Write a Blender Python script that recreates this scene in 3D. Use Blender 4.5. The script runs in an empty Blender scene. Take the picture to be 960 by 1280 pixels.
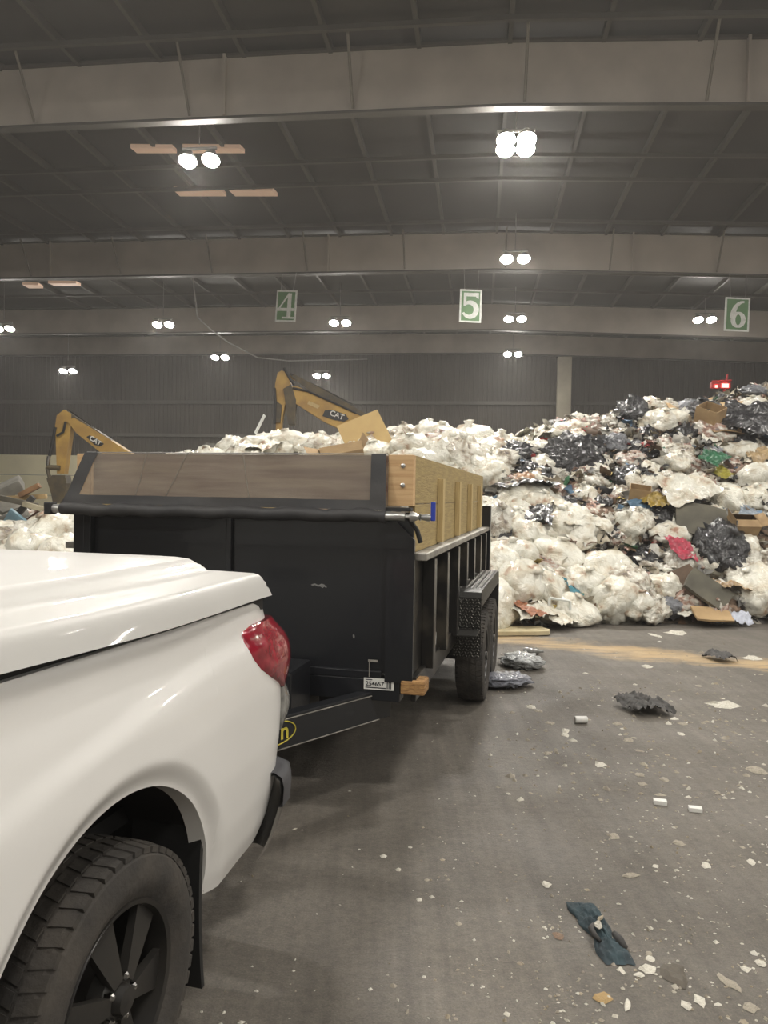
import bpy, bmesh, math, random
from mathutils import Vector, Matrix, noise
import numpy as np
rnd = random.Random(7)
scene = bpy.context.scene
COL = scene.collection
R = math.radians

# ------------------------------------------------------------------ camera, world, exposure
CAM_H, FPX = 1.75, 960.0
PITCH, ROLL = R(1.22), R(1.0)
fwd = Vector((0, math.cos(PITCH), -math.sin(PITCH)))
up0 = Vector((0, math.sin(PITCH), math.cos(PITCH)))
rt0 = Vector((1, 0, 0))
RT = rt0 * math.cos(ROLL) + up0 * math.sin(ROLL)
UP = up0 * math.cos(ROLL) - rt0 * math.sin(ROLL)
cam = bpy.data.cameras.new('camera'); cam_o = bpy.data.objects.new('camera', cam); COL.objects.link(cam_o)
cam.sensor_fit = 'VERTICAL'; cam.sensor_height = 32.0; cam.lens = FPX * 32.0 / 1280.0
cam.clip_end = 300; cam.clip_start = 0.05
mw = Matrix((( RT.x, UP.x, -fwd.x, 0), (RT.y, UP.y, -fwd.y, 0), (RT.z, UP.z, -fwd.z, CAM_H), (0, 0, 0, 1)))
cam_o.matrix_world = mw
scene.camera = cam_o
world = bpy.data.worlds.new('world'); scene.world = world; world.use_nodes = True
world.node_tree.nodes['Background'].inputs[0].default_value = (0.9, 0.88, 0.82, 1)
world.node_tree.nodes['Background'].inputs[1].default_value = 0.05
scene.view_settings.view_transform = 'Standard'; scene.view_settings.look = 'None'
scene.view_settings.gamma = 1.0; scene.view_settings.use_curve_mapping = False
scene.view_settings.exposure = 1.05
scene.cycles.max_bounces = 6; scene.cycles.diffuse_bounces = 3; scene.cycles.glossy_bounces = 3; scene.cycles.transparent_max_bounces = 6
LAMP_STRENGTH = 240.0
HAZE = 0.0017

def ray(px, py):
    d = fwd + RT * ((px - 480) / FPX) + UP * ((640 - py) / FPX)
    return d
def at(px, py, Y):                      # the point of the place seen in that direction, Y metres ahead
    d = ray(px, py); return Vector((0, 0, CAM_H)) + d * (Y / d.y)
def ground(px, py, z=0.0):
    d = ray(px, py); return Vector((0, 0, CAM_H)) + d * ((z - CAM_H) / d.z)

# ------------------------------------------------------------------ materials
MATS = {}
def mat(name, col, rough=0.6, metal=0.0, col2=None, scale=6.0, detail=6.0, lo=0.35, hi=0.65, bump=0.0, bscale=None,
        rand=0.0, alpha=1.0, coat=0.0, stretch=None, third=None, spec=0.5, sheen=0, trans=0.0, crinkle=0.0):
    if name in MATS: return MATS[name]
    m = bpy.data.materials.new(name); m.use_nodes = True
    nt = m.node_tree; n = nt.nodes; L = nt.links; b = n['Principled BSDF']
    b.inputs['Roughness'].default_value = rough; b.inputs['Metallic'].default_value = metal
    b.inputs['Alpha'].default_value = alpha; b.inputs['Coat Weight'].default_value = coat
    b.inputs['Specular IOR Level'].default_value = spec
    b.inputs['Transmission Weight'].default_value = trans
    tc = n.new('ShaderNodeTexCoord'); vec = tc.outputs['Object']
    if stretch:
        mp = n.new('ShaderNodeMapping'); mp.inputs['Scale'].default_value = stretch
        L.new(vec, mp.inputs['Vector']); vec = mp.outputs['Vector']
    nz = n.new('ShaderNodeTexNoise'); nz.inputs['Scale'].default_value = scale; nz.inputs['Detail'].default_value = detail
    L.new(vec, nz.inputs['Vector'])
    if rand > 0:
        oi = n.new('ShaderNodeObjectInfo')
        add = n.new('ShaderNodeVectorMath'); add.operation = 'ADD'
        sc = n.new('ShaderNodeVectorMath'); sc.operation = 'SCALE'; sc.inputs[0].default_value = (13, 7, 29)
        L.new(oi.outputs['Random'], sc.inputs['Scale']); L.new(vec, add.inputs[0]); L.new(sc.outputs[0], add.inputs[1])
        L.new(add.outputs[0], nz.inputs['Vector'])
    rp = n.new('ShaderNodeValToRGB'); rp.color_ramp.elements[0].position = lo; rp.color_ramp.elements[1].position = hi
    c2 = col2 or tuple(c * 0.8 for c in col)
    rp.color_ramp.elements[0].color = (*c2, 1); rp.color_ramp.elements[1].color = (*col, 1)
    if third:
        e = rp.color_ramp.elements.new(lo - 0.12); e.color = (*third, 1)
    L.new(nz.outputs['Fac'], rp.inputs['Fac'])
    out = rp.outputs['Color']
    if rand > 0:
        mr = n.new('ShaderNodeMapRange'); mr.inputs[3].default_value = 1 - rand; mr.inputs[4].default_value = 1 + rand * 0.4
        L.new(oi.outputs['Random'], mr.inputs[0])
        mul = n.new('ShaderNodeVectorMath'); mul.operation = 'SCALE'
        L.new(out, mul.inputs[0]); L.new(mr.outputs[0], mul.inputs['Scale']); out = mul.outputs[0]
    L.new(out, b.inputs['Base Color'])
    if crinkle > 0:
        v1 = n.new('ShaderNodeTexNoise'); v1.inputs['Scale'].default_value = 2.6; v1.inputs['Detail'].default_value = 4; v1.inputs['Distortion'].default_value = 0.8
        L.new(nz.inputs['Vector'].links[0].from_socket, v1.inputs['Vector'])
        s1 = n.new('ShaderNodeMath'); s1.operation = 'SUBTRACT'; s1.inputs[1].default_value = 0.5; L.new(v1.outputs['Fac'], s1.inputs[0])
        s2 = n.new('ShaderNodeMath'); s2.operation = 'ABSOLUTE'; L.new(s1.outputs[0], s2.inputs[0])
        s3 = n.new('ShaderNodeMath'); s3.operation = 'POWER'; s3.inputs[1].default_value = 0.6; L.new(s2.outputs[0], s3.inputs[0])
        bp = n.new('ShaderNodeBump'); bp.inputs['Strength'].default_value = crinkle; bp.inputs['Distance'].default_value = 0.12
        L.new(s3.outputs[0], bp.inputs['Height']); L.new(bp.outputs['Normal'], b.inputs['Normal'])
    if bump > 0:
        nb = n.new('ShaderNodeTexNoise'); nb.inputs['Scale'].default_value = bscale or scale * 4; nb.inputs['Detail'].default_value = 5
        L.new(vec, nb.inputs['Vector'])
        bp = n.new('ShaderNodeBump'); bp.inputs['Strength'].default_value = bump; bp.inputs['Distance'].default_value = 0.02
        L.new(nb.outputs['Fac'], bp.inputs['Height']); L.new(bp.outputs['Normal'], b.inputs['Normal'])
    MATS[name] = m
    return m
def emit(name, col, s):
    m = bpy.data.materials.new(name); m.use_nodes = True; nt = m.node_tree
    b = nt.nodes['Principled BSDF']; b.inputs['Base Color'].default_value = (*col, 1)
    b.inputs['Emission Color'].default_value = (*col, 1); b.inputs['Emission Strength'].default_value = s
    MATS[name] = m; return m

# ------------------------------------------------------------------ mesh helpers
class MB:
    def __init__(s): s.v = []; s.f = []; s.mi = []; s.cur = 0
    def add(s, vs, fs, mi=None):
        o = len(s.v); s.v += [tuple(v) for v in vs]; s.f += [tuple(i + o for i in f) for f in fs]
        s.mi += [s.cur if mi is None else mi] * len(fs); return s
    def box(s, lo, hi, bev=0.0, mtx=None):
        lo = Vector(lo); hi = Vector(hi)
        bm = bmesh.new(); bmesh.ops.create_cube(bm, size=1)
        for v in bm.verts: v.co = Vector(((lo[i] + hi[i]) / 2 + v.co[i] * (hi[i] - lo[i]) for i in range(3)))
        if bev > 0: bmesh.ops.bevel(bm, geom=bm.edges[:], offset=bev, segments=2, affect='EDGES', profile=0.6)
        if mtx: bm.transform(mtx)
        bm.verts.index_update()
        s.add([v.co[:] for v in bm.verts], [[v.index for v in f.verts] for f in bm.faces]); bm.free(); return s
    def tube(s, pts, r, n=10, cap=True):
        pts = [Vector(p) for p in pts]; rr = r if isinstance(r, (list, tuple)) else [r] * len(pts)
        vs = []; fs = []
        t = (pts[1] - pts[0]).normalized(); a = t.orthogonal().normalized()
        for i, p in enumerate(pts):
            t = (pts[min(i + 1, len(pts) - 1)] - pts[max(i - 1, 0)]).normalized()
            a = (a - t * a.dot(t)).normalized(); b = t.cross(a)
            for k in range(n):
                q = 2 * math.pi * k / n; vs.append(p + (a * math.cos(q) + b * math.sin(q)) * rr[i])
        for i in range(len(pts) - 1):
            for k in range(n):
                k2 = (k + 1) % n; fs.append((i * n + k, i * n + k2, (i + 1) * n + k2, (i + 1) * n + k))
        if cap: fs.append(tuple(range(n))[::-1]); fs.append(tuple((len(pts) - 1) * n + k for k in range(n)))
        return s.add(vs, fs)
    def lathe(s, prof, n=48, axis='x', c=(0, 0, 0), closed=False):   # prof = [(along axis, radius)]
        vs = []; fs = []; m = len(prof)
        for k in range(n):
            q = 2 * math.pi * k / n; cs, sn = math.cos(q), math.sin(q)
            for (a, r) in prof:
                p = (a, r * cs, r * sn) if axis == 'x' else ((r * cs, a, r * sn) if axis == 'y' else (r * cs, r * sn, a))
                vs.append((p[0] + c[0], p[1] + c[1], p[2] + c[2]))
        for k in range(n):
            k2 = (k + 1) % n
            for j in range(m - (0 if closed else 1)):
                j2 = (j + 1) % m; fs.append((k * m + j, k * m + j2, k2 * m + j2, k2 * m + j))
        return s.add(vs, fs)
    def prism(s, poly, depth, frame):    # poly in 2D; frame(u, v, w) -> point
        n = len(poly)
        vs = [frame(u, v, 0) for u, v in poly] + [frame(u, v, depth) for u, v in poly]
        fs = [tuple(range(n))[::-1], tuple(range(n, 2 * n))] + [(i, (i + 1) % n, n + (i + 1) % n, n + i) for i in range(n)]
        return s.add(vs, fs)
    def grid(s, fn, nu, nv):
        vs = [fn(i / nu, j / nv) for i in range(nu + 1) for j in range(nv + 1)]
        fs = [(i * (nv + 1) + j, (i + 1) * (nv + 1) + j, (i + 1) * (nv + 1) + j + 1, i * (nv + 1) + j + 1) for i in range(nu) for j in range(nv)]
        return s.add(vs, fs)
    def mesh(s, name, mats, smooth=False, fix=True):
        me = bpy.data.meshes.new(name); me.from_pydata(s.v, [], s.f)
        mats = mats if isinstance(mats, (list, tuple)) else [mats]
        for m in mats: me.materials.append(m)
        if len(mats) > 1: me.polygons.foreach_set('material_index', s.mi)
        if fix:
            bm = bmesh.new(); bm.from_mesh(me); bmesh.ops.recalc_face_normals(bm, faces=bm.faces[:]); bm.to_mesh(me); bm.free()
        if smooth:
            me.polygons.foreach_set('use_smooth', [True] * len(me.polygons))
            if smooth != 'all':
                try: me.set_sharp_from_angle(angle=R(smooth if smooth is not True else 35))
                except Exception: pass
        me.update(); return me
    def build(s, name, mats, parent=None, smooth=False, fix=True, **kw):
        o = bpy.data.objects.new(name, s.mesh(name, mats, smooth, fix)); COL.objects.link(o)
        if parent: o.parent = parent
        return tag(o, **kw)
def tag(o, label=None, cat=None, group=None, kind=None):
    if label: o['label'] = label
    if cat: o['category'] = cat
    if group: o['group'] = group
    if kind: o['kind'] = kind
    return o
def empty(name, loc=(0, 0, 0), rz=0, **kw):
    o = bpy.data.objects.new(name, None); COL.objects.link(o); o.location = loc; o.rotation_euler = (0, 0, rz)
    o.empty_display_size = 0.1
    return tag(o, **kw)
def inst(name, me, parent=None, loc=(0, 0, 0), rot=(0, 0, 0), sc=(1, 1, 1), **kw):
    o = bpy.data.objects.new(name, me); COL.objects.link(o); o.location = loc; o.rotation_euler = rot; o.scale = sc
    if parent: o.parent = parent
    return tag(o, **kw)
def text_mesh(body, size, extrude, material, bold=0.0):
    cu = bpy.data.curves.new('lettering', 'FONT'); cu.body = body; cu.size = size; cu.extrude = extrude; cu.offset = bold
    cu.align_x = 'CENTER'; cu.align_y = 'CENTER'; cu.resolution_u = 3
    o = bpy.data.objects.new('lettering', cu); COL.objects.link(o)
    dg = bpy.context.evaluated_depsgraph_get(); me = bpy.data.meshes.new_from_object(o.evaluated_get(dg))
    bpy.data.objects.remove(o); bpy.data.curves.remove(cu)
    me.materials.clear(); me.materials.append(material); return me
def smooth01(t): t = max(0.0, min(1.0, t)); return t * t * (3 - 2 * t)
def interp(x, xs, ys): return float(np.interp(x, xs, ys))
def stroke(points, widths):             # a ribbon along 2D points -> outline polygon
    P = [Vector((p[0], p[1])) for p in points]; a = []; b = []
    for i, p in enumerate(P):
        t = (P[min(i + 1, len(P) - 1)] - P[max(i - 1, 0)]).normalized(); nrm = Vector((-t.y, t.x)); w = widths[i] / 2
        a.append(p + nrm * w); b.append(p - nrm * w)
    return a, b

# ------------------------------------------------------------------ the hall
YAW = R(7.0)
def B(x, y, z=0.0):                      # hall coordinates -> world
    return Vector((x * math.cos(YAW) + y * math.sin(YAW), -x * math.sin(YAW) + y * math.cos(YAW), z))
RIDGE = 0.5
def drop(x): return -0.04 * max(0.0, x - RIDGE)
HX0, HX1, HY0, HY1 = -46.0, 44.0, -16.0, 49.5
ROOF_Z = 12.15

# floor
m_floor = bpy.data.materials.new('dirty_concrete'); m_floor.use_nodes = True
nt = m_floor.node_tree; n = nt.nodes; L = nt.links; b = n['Principled BSDF']
tc = n.new('ShaderNodeTexCoord')
def N(t, **kw):
    x = n.new(t)
    for k, v in kw.items(): setattr(x, k, v)
    return x
def noise_node(scale, detail=8, rough=0.6, vec=None, dist=0.0):
    x = N('ShaderNodeTexNoise'); x.inputs['Scale'].default_value = scale; x.inputs['Detail'].default_value = detail
    x.inputs['Roughness'].default_value = rough; x.inputs['Distortion'].default_value = dist
    L.new(vec or tc.outputs['Object'], x.inputs['Vector']); return x
def ramp(fac, stops):
    r = N('ShaderNodeValToRGB'); els = r.color_ramp.elements
    els[0].position, els[0].color = stops[0][0], (*stops[0][1], 1); els[1].position, els[1].color = stops[-1][0], (*stops[-1][1], 1)
    for p, c in stops[1:-1]: e = els.new(p); e.color = (*c, 1)
    L.new(fac, r.inputs['Fac']); return r
def mixc(fac, a, c, blend='MIX'):
    x = N('ShaderNodeMix', data_type='RGBA', blend_type=blend)
    if isinstance(fac, float): x.inputs[0].default_value = fac
    else: L.new(fac, x.inputs[0])
    for k, v in ((6, a), (7, c)):
        if isinstance(v, tuple): x.inputs[k].default_value = (*v, 1)
        else: L.new(v, x.inputs[k])
    return x.outputs[2]
base = ramp(noise_node(0.55, 8, 0.65).outputs['Fac'], [(0.3, (0.098, 0.086, 0.071)), (0.52, (0.136, 0.121, 0.101)), (0.72, (0.178, 0.16, 0.135))])
fine = ramp(noise_node(22, 8, 0.75).outputs['Fac'], [(0.3, (0.62, 0.62, 0.62)), (0.5, (1, 1, 1)), (0.72, (1.35, 1.33, 1.3))])
c = mixc(0.8, base.outputs[0], fine.outputs[0], 'MULTIPLY')
grit = ramp(noise_node(120, 3, 0.6).outputs['Fac'], [(0.35, (0.7, 0.7, 0.7)), (0.6, (1, 1, 1)), (0.74, (1.6, 1.55, 1.45))])
c = mixc(0.7, c, grit.outputs[0], 'MULTIPLY')
# tyre streaks along the lane
mp = N('ShaderNodeMapping'); mp.inputs['Rotation'].default_value = (0, 0, R(9)); mp.inputs['Scale'].default_value = (7, 0.25, 1)
L.new(tc.outputs['Object'], mp.inputs['Vector'])
st = ramp(noise_node(1.6, 5, 0.7, mp.outputs['Vector']).outputs['Fac'], [(0.36, (0.78, 0.78, 0.78)), (0.55, (1, 1, 1)), (0.7, (1.16, 1.16, 1.14))])
c = mixc(0.8, c, st.outputs[0], 'MULTIPLY')
# tan smear of wet sawdust in front of the heap
gp = [ground(640, 800), ground(960, 832)]
d0 = (gp[1] - gp[0]).normalized(); ang = math.atan2(d0.y, d0.x)
sx = N('ShaderNodeMapping', vector_type='TEXTURE'); sx.inputs['Location'].default_value = (gp[0].x, gp[0].y, 0); sx.inputs['Rotation'].default_value = (0, 0, ang)
L.new(tc.outputs['Object'], sx.inputs['Vector'])
sep = N('ShaderNodeSeparateXYZ'); L.new(sx.outputs['Vector'], sep.inputs[0])
wob = noise_node(1.1, 6, 0.65)
wm = N('ShaderNodeMath', operation='MULTIPLY_ADD'); L.new(wob.outputs['Fac'], wm.inputs[0]); wm.inputs[1].default_value = 1.6; wm.inputs[2].default_value = -0.8
ad = N('ShaderNodeMath', operation='ADD'); L.new(sep.outputs['Y'], ad.inputs[0]); L.new(wm.outputs[0], ad.inputs[1])
ab = N('ShaderNodeMath', operation='ABSOLUTE'); L.new(ad.outputs[0], ab.inputs[0])
mr = N('ShaderNodeMapRange'); mr.inputs[1].default_value = 0.45; mr.inputs[2].default_value = 0.1; L.new(ab.outputs[0], mr.inputs[0])
mp2 = N('ShaderNodeMapping'); mp2.inputs['Rotation'].default_value = (0, 0, -ang); mp2.inputs['Scale'].default_value = (0.5, 5, 1); L.new(tc.outputs['Object'], mp2.inputs['Vector'])
sm = N('ShaderNodeMath', operation='MULTIPLY'); L.new(mr.outputs[0], sm.inputs[0])
sr = ramp(noise_node(2.2, 6, 0.7, mp2.outputs['Vector']).outputs['Fac'], [(0.34, (0, 0, 0)), (0.52, (1, 1, 1))]); L.new(sr.outputs[0], sm.inputs[1])
c = mixc(sm.outputs[0], c, (0.4, 0.285, 0.15))
L.new(c, b.inputs['Base Color'])
rr_ = ramp(noise_node(2.0, 6).outputs['Fac'], [(0.3, (0.5, 0.5, 0.5)), (0.7, (0.8, 0.8, 0.8))]); L.new(rr_.outputs[0], b.inputs['Roughness'])
bp = N('ShaderNodeBump'); bp.inputs['Strength'].default_value = 0.5; bp.inputs['Distance'].default_value = 0.012
L.new(noise_node(45, 6, 0.7).outputs['Fac'], bp.inputs['Height']); L.new(bp.outputs['Normal'], b.inputs['Normal'])
fl = MB(); fl.add([B(HX0 - 1, HY0 - 1), B(HX1 + 1, HY0 - 1), B(HX1 + 1, HY1 + 1), B(HX0 - 1, HY1 + 1)], [(0, 1, 2, 3)])
fl.build('floor', m_floor, kind='structure', label='dirty grey concrete tipping floor strewn with litter', fix=False)

# walls
m_metal = mat('wall_sheet', (0.068, 0.059, 0.046), 0.55, 0.0, (0.046, 0.04, 0.032), 0.4, bump=0.0)
m_steel = mat('brown_steel', (0.45, 0.405, 0.35), 0.6, 0.0, (0.37, 0.33, 0.285), 0.8)
m_dark = mat('dark_steel', (0.1, 0.093, 0.08), 0.6, 0.0, (0.075, 0.07, 0.06), 0.8)
m_conc = mat('push_wall_concrete', (0.74, 0.68, 0.46), 0.85, 0.0, (0.6, 0.55, 0.38), 0.35, bump=0.2)
m_roof = mat('roof_sheet', (0.07, 0.066, 0.06), 0.7, 0.0, (0.05, 0.047, 0.043), 0.3)
def ribbed(p0, p1, z0, ztop, inward, pitch=0.3, depth=0.045):
    m = MB(); d = (p1 - p0); Ln = d.length; d.normalize(); k = int(Ln / pitch); vs = []
    for i in range(k):
        for (f_, dep) in ((0.0, 0), (0.62, 0), (0.70, 1), (0.92, 1)):
            s = (i + f_) * pitch; q = p0 + d * s + inward * (depth * dep)
            vs.append((q.x, q.y, z0)); vs.append((q.x, q.y, ztop(s)))
    fs = [(2 * i, 2 * i + 2, 2 * i + 3, 2 * i + 1) for i in range(len(vs) // 2 - 1)]
    return m.add(vs, fs)
inw = (B(0, -1) - B(0, 0)); PUSH = 4.1
wb = ribbed(B(HX0, HY1), B(HX1, HY1), PUSH - 0.1, lambda s: ROOF_Z + 0.1 + drop(HX0 + s), inw).build('wall_back', m_metal, kind='structure', label='brown ribbed metal end wall of the hall', fix=False)
for z in (5.55, 7.75):
    MB().prism([(HX0, -0.11), (HX1, -0.11), (HX1, 0.11), (HX0, 0.11)], 0.14, lambda u, v, w, z=z: B(u, HY1 - 0.06 - w, z + v)).build('girt', m_dark, wb)
def bbox(x0, x1, y0, y1, z0, z1, bev=0.0):
    m = MB(); P = [B(x, y, z) for x in (x0, x1) for y in (y0, y1) for z in (z0, z1)]
    return m.add(P, [(0, 1, 3, 2), (4, 6, 7, 5), (0, 4, 5, 1), (2, 3, 7, 6), (0, 2, 6, 4), (1, 5, 7, 3)])
x = HX0
k = 0
pw = empty('wall_push', (0, 0, 0), kind='structure', label='pale concrete push wall along the foot of the end wall')
while x < HX1:
    for j, (z0, z1) in enumerate(((0, 1.36), (1.4, 2.72), (2.76, PUSH))):
        bbox(x + 0.02 + 0.02 * rnd.random(), min(x + 5.98, HX1), HY1 - 0.65 - 0.02 * rnd.random(), HY1 - 0.06, z0, z1).build('concrete_panel', m_conc, pw)
    x += 6
for nm, p0, p1, iw in (('wall_left', B(HX0, HY0), B(HX0, HY1), B(1, 0)), ('wall_right', B(HX1, HY0), B(HX1, HY1), B(-1, 0)), ('wall_front', B(HX0, HY0), B(HX1, HY0), B(0, 1))):
    ribbed(p0, p1, 0, (lambda s: ROOF_Z + 0.1) if nm != 'wall_right' else (lambda s: ROOF_Z + 0.1 + drop(HX1)), iw, 1.2, 0.05).build(nm, m_metal, kind='structure', label='ribbed metal ' + nm.split('_')[1] + ' side wall of the hall', fix=False)
rf = MB()
for (xa, xb) in ((HX0 - 1, RIDGE), (RIDGE, HX1 + 1)):
    P = [B(xx, yy, ROOF_Z + drop(xx) + dz) for dz in (0, 0.12) for xx in (xa, xb) for yy in (HY0 - 1, HY1 + 1)]
    rf.add(P, [(0, 1, 3, 2), (4, 6, 7, 5), (0, 4, 5, 1), (2, 3, 7, 6), (0, 2, 6, 4), (1, 5, 7, 3)])
ceil = rf.build('ceiling', m_roof, kind='structure', label='dark metal roof deck high above the floor')
# roof joists running away from the camera, and cross purlins
for i in range(-11, 12):
    x = RIDGE + i * 2.05
    bbox(x - 0.05, x + 0.05, HY0, HY1, ROOF_Z - 0.2 + drop(x), ROOF_Z - 0.002 + drop(x)).build('joist', m_dark, ceil)
def cross_bar(y, z, h, w, m, parent=None, name='purlin', **kw):
    mb = MB()
    for (xa, xb) in ((HX0, RIDGE), (RIDGE, HX1)):
        P = [B(xx, yy, zz + drop(xx)) for xx in (xa, xb) for yy in (y - w / 2, y + w / 2) for zz in (z - h, z)]
        mb.add(P, [(0, 1, 3, 2), (4, 6, 7, 5), (0, 4, 5, 1), (2, 3, 7, 6), (0, 2, 6, 4), (1, 5, 7, 3)])
    return mb.build(name, m, parent, **kw)
for y in (16.65, 23.2, 24.9, 28.6, 35.0, 38.0, 46.0):
    cross_bar(y, ROOF_Z - 0.2, 0.11, 0.11, m_dark, ceil)
# deep plate girders
m_brace = mat('brace_steel', (0.2, 0.18, 0.15), 0.6)
nb = 1
for (y, zb, zt) in ((5.0, 10.55, 12.0), (17.7, 10.55, 12.0), (30.2, 10.55, 12.02), (41.2, 10.6, 12.0), (48.6, 10.75, 12.0)):
    bx = cross_bar(y, zt, zt - zb, 0.05, m_steel, None, 'trim_%d' % nb, kind='structure',
                   label='deep brown steel roof girder, number %d from the camera side' % nb); nb += 1
    cross_bar(y, zb + 0.03, 0.06, 0.26, m_dark, bx, 'bottom_flange'); cross_bar(y, zt + 0.03, 0.06, 0.26, m_dark, bx, 'top_flange')
    if y > 40: continue
    for i in range(-6, 7):
        x = RIDGE + 0.35 + i * 3.9
        dz = drop(x)
        MB().tube([B(x, y - 0.9, ROOF_Z - 0.25 + dz), B(x, y - 0.1, zb + 0.08 + dz)], 0.035, 6).build('flange_brace', m_brace, bx)
    for i in range(-3, 4):
        x = 5.6 + i * 11.7
        bbox(x - 0.03, x + 0.03, y - 0.18, y - 0.03, zb + 0.03 + drop(x), zt + drop(x)).build('web_stiffener', m_steel, bx)
# columns standing at the end wall
for px in (705,):
    q = at(px, 480, 47.6)
    c_ = MB().box((-0.42, -0.3, 0), (0.42, 0.3, 10.9 + (drop(q.x) if q.x > 0 else 0)), 0.03)
    o = c_.build('support_column', mat('column_paint', (0.4, 0.37, 0.29), 0.7, 0, (0.3, 0.27, 0.21), 1.0), label='pale column in front of the end wall behind the heap', cat='column')
    o.location = (q.x, q.y, 0); o.rotation_euler = (0, 0, -YAW)
# faint translucent roof panels
m_sky = emit('roof_light_panel', (1.0, 0.7, 0.52), 0.05)
for i, (x0, y0, x1, y1) in enumerate(((163, 183, 215, 192), (228, 183, 300, 192), (217, 236, 277, 246), (286, 236, 341, 246), (28, 354, 48, 361), (60, 352, 95, 358))):
    z = ROOF_Z - 0.24 if i < 4 else 11.0
    y0 += 2; y1 -= 0.5
    P = [ground(x0, y0, z), ground(x1, y0 + 0.5, z), ground(x1 + 6, y1, z), ground(x0 + 8, y1, z)]
    m = MB(); m.add(P + [p + Vector((0, 0, 0.12)) for p in P], [(0, 1, 2, 3), (7, 6, 5, 4), (0, 4, 5, 1), (1, 5, 6, 2), (2, 6, 7, 3), (3, 7, 4, 0)])
    m.build('roof_light', m_sky, ceil)

# dusty air
if HAZE > 0:
    m_haze = bpy.data.materials.new('dusty_air'); m_haze.use_nodes = True; nt = m_haze.node_tree; nt.nodes.remove(nt.nodes['Principled BSDF'])
    vs_ = nt.nodes.new('ShaderNodeVolumeScatter'); vs_.inputs['Color'].default_value = (1.0, 0.97, 0.93, 1); vs_.inputs['Density'].default_value = HAZE; vs_.inputs['Anisotropy'].default_value = 0.35
    nt.links.new(vs_.outputs[0], nt.nodes['Material Output'].inputs['Volume'])
    hz = bbox(HX0 - 1.5, HX1 + 1.5, HY0 - 1.5, HY1 + 1.5, -0.5, 13.2).build('dusty_air', m_haze, kind='stuff', label='thin dust haze hanging in the hall', cat='haze')
# ------------------------------------------------------------------ lamps
m_lens = emit('lamp_lens', (1.0, 0.955, 0.885), LAMP_STRENGTH)
m_house = mat('lamp_housing', (0.3, 0.29, 0.27), 0.5, 0.4)
lens_me = MB().lathe([(-0.04, 0.0001), (-0.04, 0.17), (-0.02, 0.205), (0.012, 0.215)], 20, 'z').mesh('lens', m_lens, fix=False)
hous_me = MB().lathe([(0.005, 0.225), (0.02, 0.235), (0.12, 0.2), (0.2, 0.1), (0.3, 0.08), (0.3, 0.0001)], 20, 'z').mesh('housing', m_house, True)
rod_me = MB().tube([(0, 0, 0.28), (0, 0, 1.35)], 0.014, 6).mesh('hanger_rod', m_house)
bar_me = MB().box((-0.45, -0.03, 0.27), (0.45, 0.03, 0.33)).mesh('crossbar', m_house)
def lamp(p, label, heads=((-0.3, 0), (0.3, 0)), tilt=0.0):
    t = empty('high_bay_lamp', p, -YAW, label=label, cat='lamp', group='high bay lamps under the roof')
    inst('crossbar', bar_me, t)
    for (hx, hy) in heads:
        h = inst('housing', hous_me, t, (hx, hy, 0), (tilt, 0, 0)); inst('lens', lens_me, h, (0, 0, -0.005))
    inst('hanger_rod', rod_me, t, sc=(1, 1, (ROOF_Z - 0.15 + (drop(p.x) if p.x > 0 else 0) - p.z) / 1.36))
four = ((-0.24, -0.2), (0.24, -0.2), (-0.24, 0.3), (0.24, 0.3))
for px, py, Y, hd, lab in ((249, 201, 19.4, None, 'bright twin lamp at upper left near the roof panels'), (645, 180, 18.4, four, 'brightest lamp, a block of four heads above the heap'),
        (644, 324, 27.4, None, 'twin lamp above and right of the sign with a 5'), (644, 399, 36.7, None, 'twin lamp beside the sign with a 5'),
        (641, 443, 44.8, None, 'small far lamp low above the heap, right of centre'), (204, 406, 37.6, None, 'twin lamp between the far left lamp and the sign with a 4'),
        (275, 447, 45.0, None, 'small far twin lamp below the hanging cable'), (425, 404, 37.3, None, 'twin lamp right of the sign with a 4'),
        (402, 470, 47.0, None, 'tiny far lamp just above the right excavator boom'), (85, 464, 46.0, None, 'tiny far lamp above the left excavator boom'),
        (881, 400, 36.7, None, 'twin lamp just left of the sign with a 6'), (5, 411, 38.5, None, 'lamp cut by the left edge of the picture')):
    lamp(at(px, py, Y), lab, hd or ((-0.3, 0), (0.3, 0)), R(-24))
for (x, y) in [(x, y) for x in (-14.5, -5.5, 3.2, 11.8) for y in (9.0, 0.0, -8.5)] + [(11.9, 18.2), (19.5, 18.2), (19.5, 27.0)] + [(x, y) for x in (20.4, 29.0) for y in (9.0, 0.0, -8.5)]:  # the two rightmost rows are added as side fill for the truck flank
    lamp(B(x, y, 10.3), 'high bay lamp out of the picture, %s, %s' % ({9.0: 'over the trailer', 0.0: 'overhead', -8.5: 'behind the camera'}.get(y, 'deep at the right'), {-14.5: 'far left', -5.5: 'left', 3.2: 'right of centre', 11.8: 'right', 11.9: 'nearer', 19.5: 'far right', 20.4: 'far right', 29.0: 'at the right wall, added side fill'}[x] + (' back row' if y == 27.0 else '')), tilt=0.0)

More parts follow.
